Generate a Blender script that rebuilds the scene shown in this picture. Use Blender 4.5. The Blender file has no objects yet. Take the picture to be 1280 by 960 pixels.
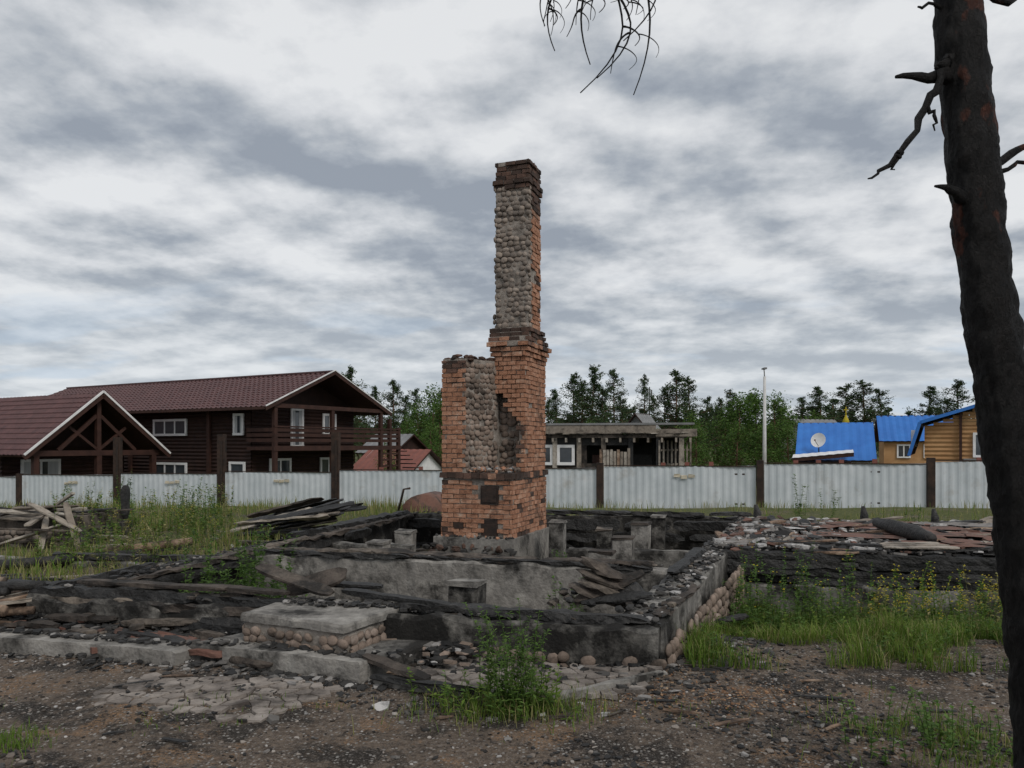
import bpy, math, random, bmesh
from mathutils import Vector, Matrix, noise
R=random.Random(11)
sc=bpy.context.scene
rad=math.radians
# ------------------------------------------------------------------ helpers
class MB:
    def __init__(s): s.v=[];s.f=[];s.m=[];s.mats=[];s.sm=[]
    def mi(s,mat):
        if mat not in s.mats: s.mats.append(mat)
        return s.mats.index(mat)
    def add(s,vs,fs,mat,smooth=False):
        o=len(s.v); s.v.extend([tuple(v) for v in vs]); k=s.mi(mat)
        for f in fs: s.f.append([i+o for i in f]); s.m.append(k); s.sm.append(smooth)
    def box(s,c,d,mat,rot=None,jit=0):
        vs=[]
        for sx in(-.5,.5):
            for sy in(-.5,.5):
                for sz in(-.5,.5):
                    p=Vector((sx*d[0]+R.uniform(-jit,jit),sy*d[1]+R.uniform(-jit,jit),sz*d[2]+R.uniform(-jit,jit)))
                    if rot is not None: p=rot@p
                    vs.append(p+Vector(c))
        s.add(vs,[(0,1,3,2),(4,6,7,5),(0,4,5,1),(2,3,7,6),(0,2,6,4),(1,5,7,3)],mat)
    def box2(s,a,b,mat):
        s.box([(a[i]+b[i])/2 for i in range(3)],[abs(b[i]-a[i]) for i in range(3)],mat)
    def beam(s,p,q,w,h,mat,jit=0,roll=0):
        p=Vector(p);q=Vector(q);d=q-p;L=d.length
        rot=d.to_track_quat('X','Z').to_matrix()@Matrix.Rotation(roll,3,'X')
        s.box((p+q)/2,(L,w,h),mat,rot,jit)
    def rbeam(s,p,q,w,h,mat,amp=.012,roll=0,seg=.07):
        p=Vector(p);q=Vector(q);d=q-p;L=d.length;k=max(3,int(L/seg))
        rot=d.to_track_quat('X','Z').to_matrix()@Matrix.Rotation(roll,3,'X'); sec=[(-.5,-.5),(0,-.54),(.5,-.5),(.53,0),(.5,.5),(0,.54),(-.5,.5),(-.53,0)]
        vs=[];ph=R.uniform(0,50)
        for i in range(k+1):
            t=i/k; c=p+d*t; e=min(1,.55+min(t,1-t)*L*5)
            for a,b in sec:
                o=rot@Vector((0,a*w*e,b*h*e)); n_=Vector((t*L*6+ph,a*3,b*3)); vs.append(c+o+Vector((noise.noise(n_),noise.noise(n_+Vector((7,1,2))),noise.noise(n_+Vector((3,9,4)))))*amp*1.6+Vector((R.uniform(-1,1),R.uniform(-1,1),R.uniform(-1,1)))*amp*.25)
        fs=[(i*8+j,i*8+(j+1)%8,(i+1)*8+(j+1)%8,(i+1)*8+j) for i in range(k) for j in range(8)]
        fs+= [tuple(range(8))[::-1],tuple(range(k*8,k*8+8))]
        s.add(vs,fs,mat)
    def prism(s,poly,z0,z1,mat):
        n=len(poly)
        vs=[(x,y,z0) for x,y in poly]+[(x,y,z1) for x,y in poly]
        fs=[list(range(n))[::-1],list(range(n,2*n))]+[(i,(i+1)%n,n+(i+1)%n,n+i) for i in range(n)]
        s.add(vs,fs,mat)
    def tube(s,pts,rs,mat,n=8,smooth=True,nz=0,nsc=5):
        pts=[Vector(p) for p in pts]; rings=[]
        ref=Vector((0.13,1,0.21)).normalized()
        for i,p in enumerate(pts):
            d=(pts[min(i+1,len(pts)-1)]-pts[max(i-1,0)])
            if d.length<1e-6: d=Vector((0,0,1))
            d.normalize(); a=d.cross(ref)
            if a.length<.05: a=d.cross(Vector((1,0,0)))
            a.normalize(); b=d.cross(a)
            for k in range(n):
                t=2*math.pi*k/n; r=rs[i]
                w=p+(a*math.cos(t)+b*math.sin(t))*r
                if nz: w=p+(w-p)*(1+nz*noise.noise(w*nsc)+nz*.6*noise.noise(Vector((w.x*22,w.y*22,w.z*8)))+nz*.5*noise.noise(Vector((w.x*50,w.y*50,w.z*25))))
                rings.append(w)
        fs=[]
        for i in range(len(pts)-1):
            for k in range(n):
                fs.append((i*n+k,i*n+(k+1)%n,(i+1)*n+(k+1)%n,(i+1)*n+k))
        fs.append(tuple(range(n))[::-1]); fs.append(tuple(range((len(pts)-1)*n,len(pts)*n)))
        s.add(rings,fs,mat,smooth)
    def rock(s,c,d,mat,jit=.25,sub=0,rot=None,smooth=False):
        V,F=ICO[sub]
        if rot is None: rot=Matrix.Rotation(R.uniform(0,6.28),3,'Z')@Matrix.Rotation(R.uniform(-.5,.5),3,'X')
        c=Vector(c)
        s.add([c+rot@Vector([v[i]*d[i]*.5*(1+R.uniform(-jit,jit)) for i in range(3)]) for v in V],F,mat,smooth)
    def shard(s,c,r,th,mat):
        n=R.choice([4,5,5,6]); rot=Matrix.Rotation(R.uniform(0,6.28),3,'Z')@Matrix.Rotation(R.gauss(0,.25),3,'X'); c=Vector(c)
        P=[(r*R.uniform(.55,1.1)*math.cos(2*math.pi*(i+R.uniform(-.3,.3))/n),r*.75*R.uniform(.55,1.1)*math.sin(2*math.pi*(i+R.uniform(-.3,.3))/n)) for i in range(n)]
        vs=[c+rot@Vector((x,y,-th/2)) for x,y in P]+[c+rot@Vector((x*.96,y*.96,th/2)) for x,y in P]
        s.add(vs,[tuple(range(n))[::-1],tuple(range(n,2*n))]+[(i,(i+1)%n,n+(i+1)%n,n+i) for i in range(n)],mat)
    def obj(s,name,parent=None):
        me=bpy.data.meshes.new(name); me.from_pydata(s.v,[],s.f)
        for m in s.mats: me.materials.append(m)
        me.polygons.foreach_set('material_index',s.m)
        me.polygons.foreach_set('use_smooth',s.sm)
        me.update()
        o=bpy.data.objects.new(name,me); sc.collection.objects.link(o)
        if parent: o.parent=parent
        return o
def empty(name,loc=(0,0,0),rz=0):
    e=bpy.data.objects.new(name,None); sc.collection.objects.link(e); e.location=loc; e.rotation_euler=(0,0,rz); e.empty_display_size=.2
    return e
ICO=[]
for sub in(1,2):
    bm=bmesh.new(); bmesh.ops.create_icosphere(bm,subdivisions=sub,radius=1)
    ICO.append(([tuple(v.co) for v in bm.verts],[tuple(v.index for v in f.verts) for f in bm.faces])); bm.free()
def smooth(a,b,x):
    t=max(0,min(1,(x-a)/(b-a))); return t*t*(3-2*t)
def inpoly(x,y,P):
    c=False;n=len(P)
    for i in range(n):
        x1,y1=P[i];x2,y2=P[i-1]
        if (y1>y)!=(y2>y) and x<(x2-x1)*(y-y1)/(y2-y1)+x1: c=not c
    return c
# ------------------------------------------------------------------ materials
def pm(name,cols,scale=4,rough=.85,bump=.3,bscale=40,island=0,soot=0,sscale=1.5,sth=.5,sootcol=(.012,.011,.01),metal=0,stretch=(1,1,1),trans=0,detail=5,bdist=.02,coord='Object',spec=.3):
    m=bpy.data.materials.new(name); m.use_nodes=True; nt=m.node_tree; N=nt.nodes; L=nt.links
    b=N['Principled BSDF']; b.inputs['Roughness'].default_value=rough; b.inputs['Metallic'].default_value=metal
    b.inputs['Specular IOR Level'].default_value=spec
    tc=N.new('ShaderNodeTexCoord'); mp=N.new('ShaderNodeMapping'); mp.inputs['Scale'].default_value=stretch
    L.new(tc.outputs[coord],mp.inputs[0])
    no=N.new('ShaderNodeTexNoise'); no.inputs['Scale'].default_value=scale; no.inputs['Detail'].default_value=detail if not trans else 1; no.inputs['Roughness'].default_value=.65
    L.new(mp.outputs[0],no.inputs[0]); fac=no.outputs[0]
    st=N.new('ShaderNodeMapRange'); st.inputs[1].default_value=.3; st.inputs[2].default_value=.7; L.new(fac,st.inputs[0]); fac=st.outputs[0]
    if island:
        g=N.new('ShaderNodeNewGeometry'); mx=N.new('ShaderNodeMix'); mx.data_type='FLOAT'; mx.inputs[0].default_value=island
        L.new(fac,mx.inputs[2]); L.new(g.outputs['Random Per Island'],mx.inputs[3]); fac=mx.outputs[0]
    cr=N.new('ShaderNodeValToRGB'); e=cr.color_ramp.elements
    while len(e)<len(cols): e.new(.5)
    for i,(p,c) in enumerate(cols): e[i].position=p; e[i].color=(*c,1)
    L.new(fac,cr.inputs[0]); col=cr.outputs[0]
    if soot:
        n2=N.new('ShaderNodeTexNoise'); n2.inputs['Scale'].default_value=sscale; n2.inputs['Detail'].default_value=7; n2.inputs['Roughness'].default_value=.7
        L.new(tc.outputs['Object'],n2.inputs[0])
        mr=N.new('ShaderNodeMapRange'); mr.inputs[1].default_value=sth-.08; mr.inputs[2].default_value=sth+.08; mr.inputs[4].default_value=soot
        L.new(n2.outputs[0],mr.inputs[0])
        mc=N.new('ShaderNodeMix'); mc.data_type='RGBA'; L.new(mr.outputs[0],mc.inputs[0]); L.new(col,mc.inputs[6]); mc.inputs[7].default_value=(*sootcol,1); col=mc.outputs[2]
    L.new(col,b.inputs['Base Color'])
    if bump:
        n3=N.new('ShaderNodeTexNoise'); n3.inputs['Scale'].default_value=bscale; n3.inputs['Detail'].default_value=4; L.new(mp.outputs[0],n3.inputs[0])
        bp=N.new('ShaderNodeBump'); bp.inputs['Strength'].default_value=bump; bp.inputs['Distance'].default_value=bdist
        L.new(n3.outputs[0],bp.inputs['Height']); L.new(bp.outputs[0],b.inputs['Normal'])
    if trans:
        tr=N.new('ShaderNodeBsdfTranslucent'); L.new(col,tr.inputs[0]); ms=N.new('ShaderNodeMixShader'); ms.inputs[0].default_value=trans
        L.new(b.outputs[0],ms.inputs[1]); L.new(tr.outputs[0],ms.inputs[2]); L.new(ms.outputs[0],N['Material Output'].inputs[0])
    return m
BR=pm('brick_orange',[(0,(.17,.08,.05)),(.35,(.33,.16,.095)),(.65,(.42,.22,.14)),(.85,(.47,.30,.21)),(1,(.50,.40,.32))],12,.92,.7,60,island=.42,soot=.8,sscale=2.6,sth=.59,sootcol=(.04,.03,.024))
BRD=pm('brick_sooty',[(0,(.02,.017,.015)),(.5,(.07,.045,.035)),(1,(.20,.11,.08))],5,.9,.5,60,island=.5)
MORT=pm('mortar',[(0,(.15,.13,.11)),(1,(.36,.32,.28))],9,.95,.6,50,soot=.75,sth=.6)
COB=pm('cobblestone',[(0,(.08,.066,.058)),(.3,(.17,.142,.12)),(.7,(.28,.23,.19)),(1,(.36,.31,.265))],9,.85,.4,50,island=.6,soot=.7,sscale=2.2,sth=.61)
COBW=pm('cobblestone_warm',[(0,(.09,.068,.055)),(.4,(.19,.145,.115)),(.75,(.27,.205,.165)),(1,(.35,.295,.255))],9,.85,.4,50,island=.6,soot=.85,sscale=2.5,sth=.57)
CON=pm('concrete_scorched',[(0,(.10,.095,.085)),(.5,(.19,.18,.165)),(1,(.32,.305,.28))],4,.92,.6,30,soot=.93,sscale=2.2,sth=.50)
CONB=pm('concrete_burnt_black',[(0,(.055,.052,.047)),(.5,(.13,.122,.11)),(1,(.25,.235,.21))],5,.92,.7,30,soot=.95,sscale=3,sth=.45)
CONL=pm('concrete_light',[(0,(.13,.122,.11)),(.5,(.23,.215,.195)),(1,(.35,.33,.30))],5,.92,.6,30,soot=.9,sscale=2.6,sth=.55)
CHAR=pm('charred_wood',[(0,(.005,.005,.005)),(.6,(.018,.017,.016)),(1,(.055,.051,.048))],14,.65,.9,35,island=.4,spec=.45)
WOODB=pm('burnt_board',[(0,(.02,.017,.015)),(.45,(.085,.068,.056)),(1,(.22,.185,.15))],6,.85,.6,40,island=.6,soot=.9,sscale=2.5,sth=.52)
WOODL=pm('weathered_wood',[(0,(.16,.13,.105)),(.5,(.29,.25,.205)),(1,(.45,.41,.355))],8,.85,.5,40,island=.6,soot=.7,sscale=3,sth=.57)
LOGM=pm('log_wood',[(0,(.10,.06,.04)),(.5,(.24,.16,.11)),(1,(.42,.33,.25))],6,.85,.5,40,island=.3,soot=.8,sscale=4,sth=.52)
RUB=pm('rubble_chips',[(0,(.010,.010,.010)),(.5,(.05,.047,.044)),(.72,(.13,.12,.11)),(.9,(.27,.255,.24)),(1,(.44,.42,.40))],5,.9,.3,60,island=.85)
RUBL=pm('plaster_chips',[(0,(.06,.055,.05)),(.3,(.22,.2,.185)),(.7,(.40,.385,.37)),(1,(.58,.565,.55))],5,.9,.3,60,island=.8,soot=.75,sscale=5,sth=.54)
RUBD=pm('charcoal_chips',[(0,(.005,.005,.005)),(.7,(.020,.019,.018)),(.93,(.065,.06,.055)),(1,(.17,.16,.15))],5,.75,.3,60,island=.9,spec=.5)
CHIPO=pm('wood_chips',[(0,(.12,.06,.03)),(.6,(.26,.14,.075)),(1,(.40,.28,.17))],5,.9,0,island=.9)
GRAV=pm('gravel_stones',[(0,(.012,.011,.010)),(.4,(.06,.05,.043)),(.7,(.15,.125,.105)),(.9,(.27,.235,.205)),(1,(.44,.42,.40))],5,.9,.2,60,island=.95)
FLAG=pm('flagstone',[(0,(.13,.11,.097)),(.5,(.24,.207,.18)),(1,(.35,.31,.275))],7,.95,.5,50,island=.45,soot=.85,sscale=3,sth=.54,sootcol=(.05,.042,.037))
RUST=pm('rusty_sheet',[(0,(.10,.045,.033)),(.5,(.19,.10,.075)),(1,(.30,.19,.15))],3,.8,.3,30,soot=.8,sscale=3,sth=.53)
ROOF=pm('maroon_roof',[(0,(.058,.024,.024)),(1,(.11,.047,.044))],2,.5,.15,20,spec=.5)
LOGD=pm('dark_log_wall',[(0,(.016,.0075,.006)),(1,(.038,.017,.012))],3,.7,.2,20)
BRAIL=pm('red_brown_timber',[(0,(.027,.012,.009)),(1,(.06,.026,.018))],3,.7,.2,20)
WHITE=pm('white_trim',[(0,(.62,.61,.60)),(1,(.80,.79,.78))],3,.6,.1,20)
GLASS=pm('window_glass',[(0,(.03,.035,.04)),(1,(.07,.08,.09))],1,.08,0,spec=.8)
CURT=pm('curtain',[(0,(.35,.36,.37)),(1,(.5,.5,.5))],3,.8,0,stretch=(8,8,.3))
FEN=pm('galvanised_sheet',[(0,(.46,.50,.52)),(1,(.62,.65,.67))],1.2,.5,.05,10,metal=.1,soot=.5,sscale=.8,sth=.64,sootcol=(.30,.26,.21))
STAIN=pm('ochre_label',[(0,(.42,.36,.24)),(1,(.55,.50,.42))],6,.7,0)
POST=pm('rusty_steel_post',[(0,(.012,.010,.009)),(1,(.06,.035,.025))],4,.8,.3,30)
BLUE=pm('blue_roof_sheet',[(0,(.015,.12,.42)),(1,(.03,.18,.55))],1,.4,.05,10,spec=.5)
YEL=pm('yellow_log_wall',[(0,(.33,.17,.07)),(1,(.48,.28,.13))],1.5,.7,.1,20)
GREYR=pm('grey_roof',[(0,(.14,.14,.14)),(1,(.25,.25,.25))],2,.7,.1,20)
REDR=pm('red_roof',[(0,(.16,.06,.045)),(1,(.24,.09,.07))],2,.7,.1,20)
POLE=pm('concrete_pole',[(0,(.48,.47,.45)),(1,(.62,.61,.59))],3,.8,.1,20)
IRON=pm('stove_iron',[(0,(.012,.011,.010)),(1,(.05,.03,.022))],8,.6,.3,30)
NEED=pm('pine_needles',[(0,(.018,.038,.014)),(.5,(.038,.068,.024)),(1,(.075,.11,.038))],.5,.8,0,island=.6,trans=.15)
LEAF=pm('birch_leaves',[(0,(.03,.07,.012)),(.5,(.065,.13,.02)),(1,(.12,.19,.038))],.5,.7,0,island=.6,trans=.25)
FARN=pm('far_foliage',[(0,(.030,.048,.030)),(.5,(.044,.070,.036)),(1,(.068,.093,.048))],.2,.9,0,island=.6,trans=.1)
GRS=pm('grass_blades',[(0,(.05,.10,.012)),(.5,(.11,.19,.022)),(1,(.21,.27,.05))],1,.7,0,island=.7,trans=.35)
GRSD=pm('dry_grass_blades',[(0,(.12,.13,.035)),(.5,(.24,.23,.085)),(1,(.38,.33,.16))],1,.7,0,island=.7,trans=.35)
WEED=pm('weed_leaves',[(0,(.035,.075,.012)),(.5,(.075,.145,.024)),(1,(.14,.22,.05))],1,.7,0,island=.7,trans=.3)
YFL=pm('yellow_flowers',[(0,(.42,.33,.02)),(1,(.66,.54,.05))],3,.7,0,island=.5,trans=.3)
BARKP=pm('pine_bark',[(0,(.06,.035,.022)),(1,(.16,.09,.055))],2,.9,.3,20)
def bark():
    m=bpy.data.materials.new('charred_bark'); m.use_nodes=True; nt=m.node_tree;N=nt.nodes;L=nt.links;b=N['Principled BSDF']
    b.inputs['Roughness'].default_value=.65; b.inputs['Specular IOR Level'].default_value=.3
    tc=N.new('ShaderNodeTexCoord'); mp=N.new('ShaderNodeMapping'); mp.inputs['Scale'].default_value=(1,1,.6); L.new(tc.outputs['Object'],mp.inputs[0])
    vo=N.new('ShaderNodeTexVoronoi'); vo.feature='DISTANCE_TO_EDGE'; vo.inputs['Scale'].default_value=48
    ns=N.new('ShaderNodeTexNoise'); ns.inputs['Scale'].default_value=22; ns.inputs['Detail'].default_value=8; ns.inputs['Roughness'].default_value=.75; L.new(mp.outputs[0],ns.inputs[0])
    va=N.new('ShaderNodeVectorMath'); va.operation='MULTIPLY_ADD'; va.inputs[1].default_value=(.06,.06,.06); L.new(ns.outputs[1],va.inputs[0]); L.new(mp.outputs[0],va.inputs[2]); L.new(va.outputs[0],vo.inputs['Vector'])
    cr=N.new('ShaderNodeValToRGB'); e=cr.color_ramp.elements; e[0].position=.4; e[0].color=(.003,.003,.003,1); e[1].position=.75; e[1].color=(.026,.021,.019,1); L.new(ns.outputs[0],cr.inputs[0])
    sep=N.new('ShaderNodeSeparateXYZ'); L.new(tc.outputs['Object'],sep.inputs[0])
    n2=N.new('ShaderNodeTexNoise'); n2.inputs['Scale'].default_value=7; n2.inputs['Detail'].default_value=7; L.new(mp.outputs[0],n2.inputs[0])
    hz=N.new('ShaderNodeMapRange'); hz.inputs[1].default_value=2.0; hz.inputs[2].default_value=3.3; hz.inputs[3].default_value=-.10; hz.inputs[4].default_value=.05; L.new(sep.outputs[2],hz.inputs[0])
    xr=N.new('ShaderNodeMapRange'); xr.inputs[1].default_value=1.93; xr.inputs[2].default_value=2.0; xr.inputs[3].default_value=-.3; xr.inputs[4].default_value=0; L.new(sep.outputs[0],xr.inputs[0])
    ad=N.new('ShaderNodeMath'); L.new(n2.outputs[0],ad.inputs[0]); L.new(hz.outputs[0],ad.inputs[1])
    ad2=N.new('ShaderNodeMath'); L.new(ad.outputs[0],ad2.inputs[0]); L.new(xr.outputs[0],ad2.inputs[1])
    mr=N.new('ShaderNodeMapRange'); mr.inputs[1].default_value=.58; mr.inputs[2].default_value=.62; mr.inputs[4].default_value=.85; L.new(ad2.outputs[0],mr.inputs[0])
    mx=N.new('ShaderNodeMix'); mx.data_type='RGBA'; L.new(mr.outputs[0],mx.inputs[0]); L.new(cr.outputs[0],mx.inputs[6]); mx.inputs[7].default_value=(.12,.035,.018,1); L.new(mx.outputs[2],b.inputs['Base Color'])
    bp=N.new('ShaderNodeBump'); bp.inputs['Strength'].default_value=1; bp.inputs['Distance'].default_value=.06
    m2=N.new('ShaderNodeMath'); m2.operation='ADD'; L.new(ns.outputs[0],m2.inputs[0])
    mrr=N.new('ShaderNodeMapRange'); mrr.inputs[2].default_value=.15; mrr.inputs[4].default_value=.35; L.new(vo.outputs[0],mrr.inputs[0]); L.new(mrr.outputs[0],m2.inputs[1])
    L.new(m2.outputs[0],bp.inputs['Height']); L.new(bp.outputs[0],b.inputs['Normal'])
    return m
BARK=bark()
def groundmat():
    m=bpy.data.materials.new('burnt_dirt_ground'); m.use_nodes=True; nt=m.node_tree;N=nt.nodes;L=nt.links;b=N['Principled BSDF']; b.inputs['Roughness'].default_value=.95; b.inputs['Specular IOR Level'].default_value=.15
    tc=N.new('ShaderNodeTexCoord')
    def nz(s,d=6,r=.65):
        n=N.new('ShaderNodeTexNoise'); n.inputs['Scale'].default_value=s; n.inputs['Detail'].default_value=d; n.inputs['Roughness'].default_value=r; L.new(tc.outputs['Object'],n.inputs[0]); return n.outputs[0]
    def mr(x,a,bb,c=0,d=1):
        n=N.new('ShaderNodeMapRange'); n.inputs[1].default_value=a;n.inputs[2].default_value=bb;n.inputs[3].default_value=c;n.inputs[4].default_value=d; L.new(x,n.inputs[0]); return n.outputs[0]
    def mix(f,a,bc):
        n=N.new('ShaderNodeMix'); n.data_type='RGBA'; L.new(f,n.inputs[0])
        for k,x in((6,a),(7,bc)):
            if isinstance(x,tuple): n.inputs[k].default_value=(*x,1)
            else: L.new(x,n.inputs[k])
        return n.outputs[2]
    def mul(a,c):
        n=N.new('ShaderNodeMath'); n.operation='MULTIPLY'; L.new(a,n.inputs[0])
        if isinstance(c,float): n.inputs[1].default_value=c
        else: L.new(c,n.inputs[1])
        return n.outputs[0]
    base=mix(mr(nz(25),.35,.65),(.075,.056,.044),(.20,.155,.118))
    base=mix(mr(nz(1.3,8,.72),.49,.56,0,.88),base,(.022,.020,.018))
    base=mix(mul(mr(nz(1.7,8,.7),.53,.6),mr(nz(60,3),.4,.6)),base,(.28,.17,.095))
    vo=N.new('ShaderNodeTexVoronoi'); vo.inputs['Scale'].default_value=45; L.new(tc.outputs['Object'],vo.inputs[0])
    sp=N.new('ShaderNodeSeparateColor'); L.new(vo.outputs['Color'],sp.inputs[0])
    base=mix(mul(mr(sp.outputs[0],.80,.82),mr(vo.outputs[0],.5,.3)),base,(.33,.31,.285))
    vo2=N.new('ShaderNodeTexVoronoi'); vo2.inputs['Scale'].default_value=110; L.new(tc.outputs['Object'],vo2.inputs[0])
    sp2=N.new('ShaderNodeSeparateColor'); L.new(vo2.outputs['Color'],sp2.inputs[0])
    base=mix(mul(mr(sp2.outputs[0],.4,.9),.5),base,mix(sp2.outputs[1],(.018,.016,.015),(.30,.265,.235)))
    s=N.new('ShaderNodeSeparateXYZ'); L.new(tc.outputs['Object'],s.inputs[0])
    g=mix(mr(nz(12),.35,.65),(.05,.065,.02),(.13,.135,.05))
    base=mix(mul(mr(s.outputs[1],9.,17.),mr(nz(.5,3),.35,.5,.3,1)),base,g)
    L.new(base,b.inputs['Base Color'])
    bp=N.new('ShaderNodeBump'); bp.inputs['Strength'].default_value=.8; bp.inputs['Distance'].default_value=.03; L.new(nz(30,7,.75),bp.inputs['Height'])
    bp2=N.new('ShaderNodeBump'); bp2.inputs['Strength'].default_value=.6; bp2.inputs['Distance'].default_value=.01; L.new(vo2.outputs[0],bp2.inputs['Height']); L.new(bp.outputs[0],bp2.inputs['Normal']); L.new(bp2.outputs[0],b.inputs['Normal'])
    return m
GND=groundmat()
# ------------------------------------------------------------------ terrain
FL,FR_,BRt,BL=(-4.32,7.34),(1.0,6.03),(4.5,14.6),(-2.1,15.4)
FP=[FL,FR_,BRt,BL]
SLAB=[(2.65,10.0),(9.8,8.25),(11.2,12.2),(4.2,13.95)]
def gh(x,y):
    z=-.1*max(0,min(y,37)-21)
    if inpoly(x,y,FP): z-=.26
    elif -6.5<x<1.1 and 4.5<y<8:
        dd=(7.34-.246*(x+4.32))-y
        if 0<dd<1.3: z+=.13*smooth(.55,.1,dd)*smooth(-.6,-1.9,x) if x<-.6 else .02*smooth(.4,.1,dd)
    if y>6 and x>1 and y<16:
        z-=.45*smooth(6.6,8.9,y)*smooth(.45,.95,x/max(y*.25,.1)-.3)
    if y<45: z+=.05*noise.noise(Vector((x*.6,y*.6,0)))+.022*noise.noise(Vector((x*2.3,y*2.3,3)))+.014*noise.noise(Vector((x*6,y*6,5)))
    return z
xs=[-1500,-700,-350,-180,-100,-60,-40,-30,-24]+[-20+i*.5 for i in range(22)]+[-9+i*.1 for i in range(181)]+[9.5+i*.5 for i in range(22)]+[24,30,40,60,100,180,350,700,1500]
ys=[-200,-60,-20,-6,0,1.5]+[2.5+i*.1 for i in range(136)]+[16.5+i*.5 for i in range(44)]+[40,45,55,70,90,130,200,350,700,1500,2500]
g=MB(); vs=[(x,y,gh(x,y)) for y in ys for x in xs]; nx=len(xs)
g.add(vs,[(j*nx+i,j*nx+i+1,(j+1)*nx+i+1,(j+1)*nx+i) for j in range(len(ys)-1) for i in range(nx-1)],GND,True)
g.obj('ground')
# ------------------------------------------------------------------ masonry helpers
UP=Vector((0,0,1))
def bricks(mb,p,q,z0,z1,mat,mask=None,skip=.03,L=.2,H=.064,gap=.012,out=.016,jit=.005):
    p=Vector((p[0],p[1],0));q=Vector((q[0],q[1],0)); d=q-p; W=d.length; u=d/W
    n=Vector((u.y,-u.x,0)); r=0; z=z0
    rot=Matrix((u,-n,UP)).transposed()
    while z+H*.6<z1:
        h=min(H,z1-z-gap); x=-(L*.5+gap*.5)*(r%2)
        while x<W-.02:
            a=max(x,0.0);bx=min(x+L,W)
            if bx-a>.03:
                c=(a+bx)/2
                if (mask is None or mask(c,z+h/2)) and R.random()>skip:
                    o=out*R.uniform(.1,1.5)
                    cc=p+u*c+n*(o/2-.02)+UP*(z+h/2+R.uniform(-.003,.003))
                    mb.box(cc,(bx-a-R.uniform(0,.006),o+.04,h),mat(c,z) if callable(mat) else mat,rot@Matrix.Rotation(R.uniform(-.02,.02),3,'Y'),jit)
            x+=L+gap
        z+=H+gap; r+=1
def cobbles(mb,p,q,z0,z1,mat,s=.11,mask=None,out=.6,cover=.97,wob=.0):
    p=Vector((p[0],p[1],0));q=Vector((q[0],q[1],0)); d=q-p; W=d.length; u=d/W; n=Vector((u.y,-u.x,0))
    rot0=Matrix((u,-n,UP)).transposed(); z=z0+s*.4
    while z<z1-s*.2:
        x=s*R.uniform(.3,.8)
        while x<W:
            k=R.uniform(.75,1.3)
            if R.random()<cover and (mask is None or mask(x,z)):
                c=p+u*(x+R.uniform(-.1,.1)*s)+n*(wob*noise.noise(Vector((x*4,z*4,2))))+UP*(z+R.uniform(-.18,.18)*s)
                mb.rock(c,(s*1.1*k,s*out*R.uniform(.6,1.1),s*R.uniform(.78,1.1)),mat,.1,1,rot0@Matrix.Rotation(R.uniform(-.5,.5),3,'Y')@Matrix.Rotation(R.uniform(-.2,.2),3,'X'),True)
            x+=s*1.02*(.5+.5*k)
        z+=s*.84
# ------------------------------------------------------------------ chimney
ch=empty('brick_chimney',(0,12.0,0),rad(-20))
pl=MB()
pl.box2((-1.3,-.12,-.35),(.07,1.85,.27),CONL)
for i in range(90): pl.rock((R.uniform(-1.4,.15),R.uniform(-.4,-.05),R.uniform(-.25,.15)),(R.uniform(.06,.2),R.uniform(.06,.2),R.uniform(.04,.12)),R.choice([RUB,RUBD,BRD]))
for i in range(30): pl.rock((R.uniform(-1.3,.05),R.uniform(-.12,-.02),.28),(R.uniform(.03,.1),R.uniform(.03,.08),R.uniform(.03,.07)),R.choice([RUB,RUBD,BR]))
pl.obj('plinth',ch)
core=MB()
core.box2((-1.19,.01,.2),(-.01,1.74,1.28),MORT)
core.prism([(-1.19,.01),(-.805,.01),(-.51,.6),(-.5,1.3),(-1.19,1.3)],1.28,3.12,MORT)
core.box2((-.515,.8,1.2),(-.01,1.69,3.2),MORT)
core.box2((-.10,.62,1.2),(-.01,.82,3.2),MORT)
core.box2((-.51,.62,2.62),(-.09,.82,3.2),MORT)
core.box2((-.56,.75,3.5),(.012,1.34,6.05),MORT)
core.obj('mortar_core',ch)
bk=MB()
hole=lambda c,z: not(.68<c<.98 and .8<z<1.09) and not(.68<c<.96 and .3<z<.56)
def soot1(c,z): return BRD if (R.random()<.06+.25*(z<.4)) else BR
bricks(bk,(-1.2,0),(0,0),.27,1.2,soot1,hole)
bricks(bk,(0,0),(0,1.75),.27,1.2,soot1)
bricks(bk,(0,1.75),(-1.2,1.75),.27,1.2,BR); bricks(bk,(-1.2,1.75),(-1.2,0),.27,1.2,BR)
def ragp(c,z): return c<.40-.07*abs(noise.noise(Vector((z*5,1,2))))*2
bricks(bk,(-1.2,0),(-.79,0),1.3,3.1,lambda c,z: BRD if (z>2.95 or R.random()<.03) else BR,ragp,L=.17)
bricks(bk,(-1.2,1.3),(-1.2,0),1.3,3.1,BR); bricks(bk,(-.52,1.3),(-1.2,1.3),1.3,3.1,BR)
def msk(c,z):
    edge=.44-.30*smooth(2.0,2.6,z)+.03*math.sin(z*31)
    return z>2.6 or c>edge
bricks(bk,(-.52,.6),(0,.6),1.3,3.2,lambda c,z: BRD if (z<2.2 and R.random()<.2) else BR,msk,skip=.02,L=.14)
bricks(bk,(0,.6),(0,1.7),1.3,3.2,lambda c,z: BR,skip=.02)
bricks(bk,(0,1.7),(-.52,1.7),1.3,3.2,BR); bricks(bk,(-.52,1.7),(-.52,.8),3.05,3.2,BR)
bricks(bk,(.02,.75),(.02,1.35),3.7,5.98,lambda c,z: BRD if (z>5.6 or R.random()<.1) else BR,lambda c,z:c>.1,skip=.03)
bricks(bk,(.02,1.35),(-.56,1.35),3.7,5.98,BR)
bk.obj('brickwork',ch)
cb=MB()
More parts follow.
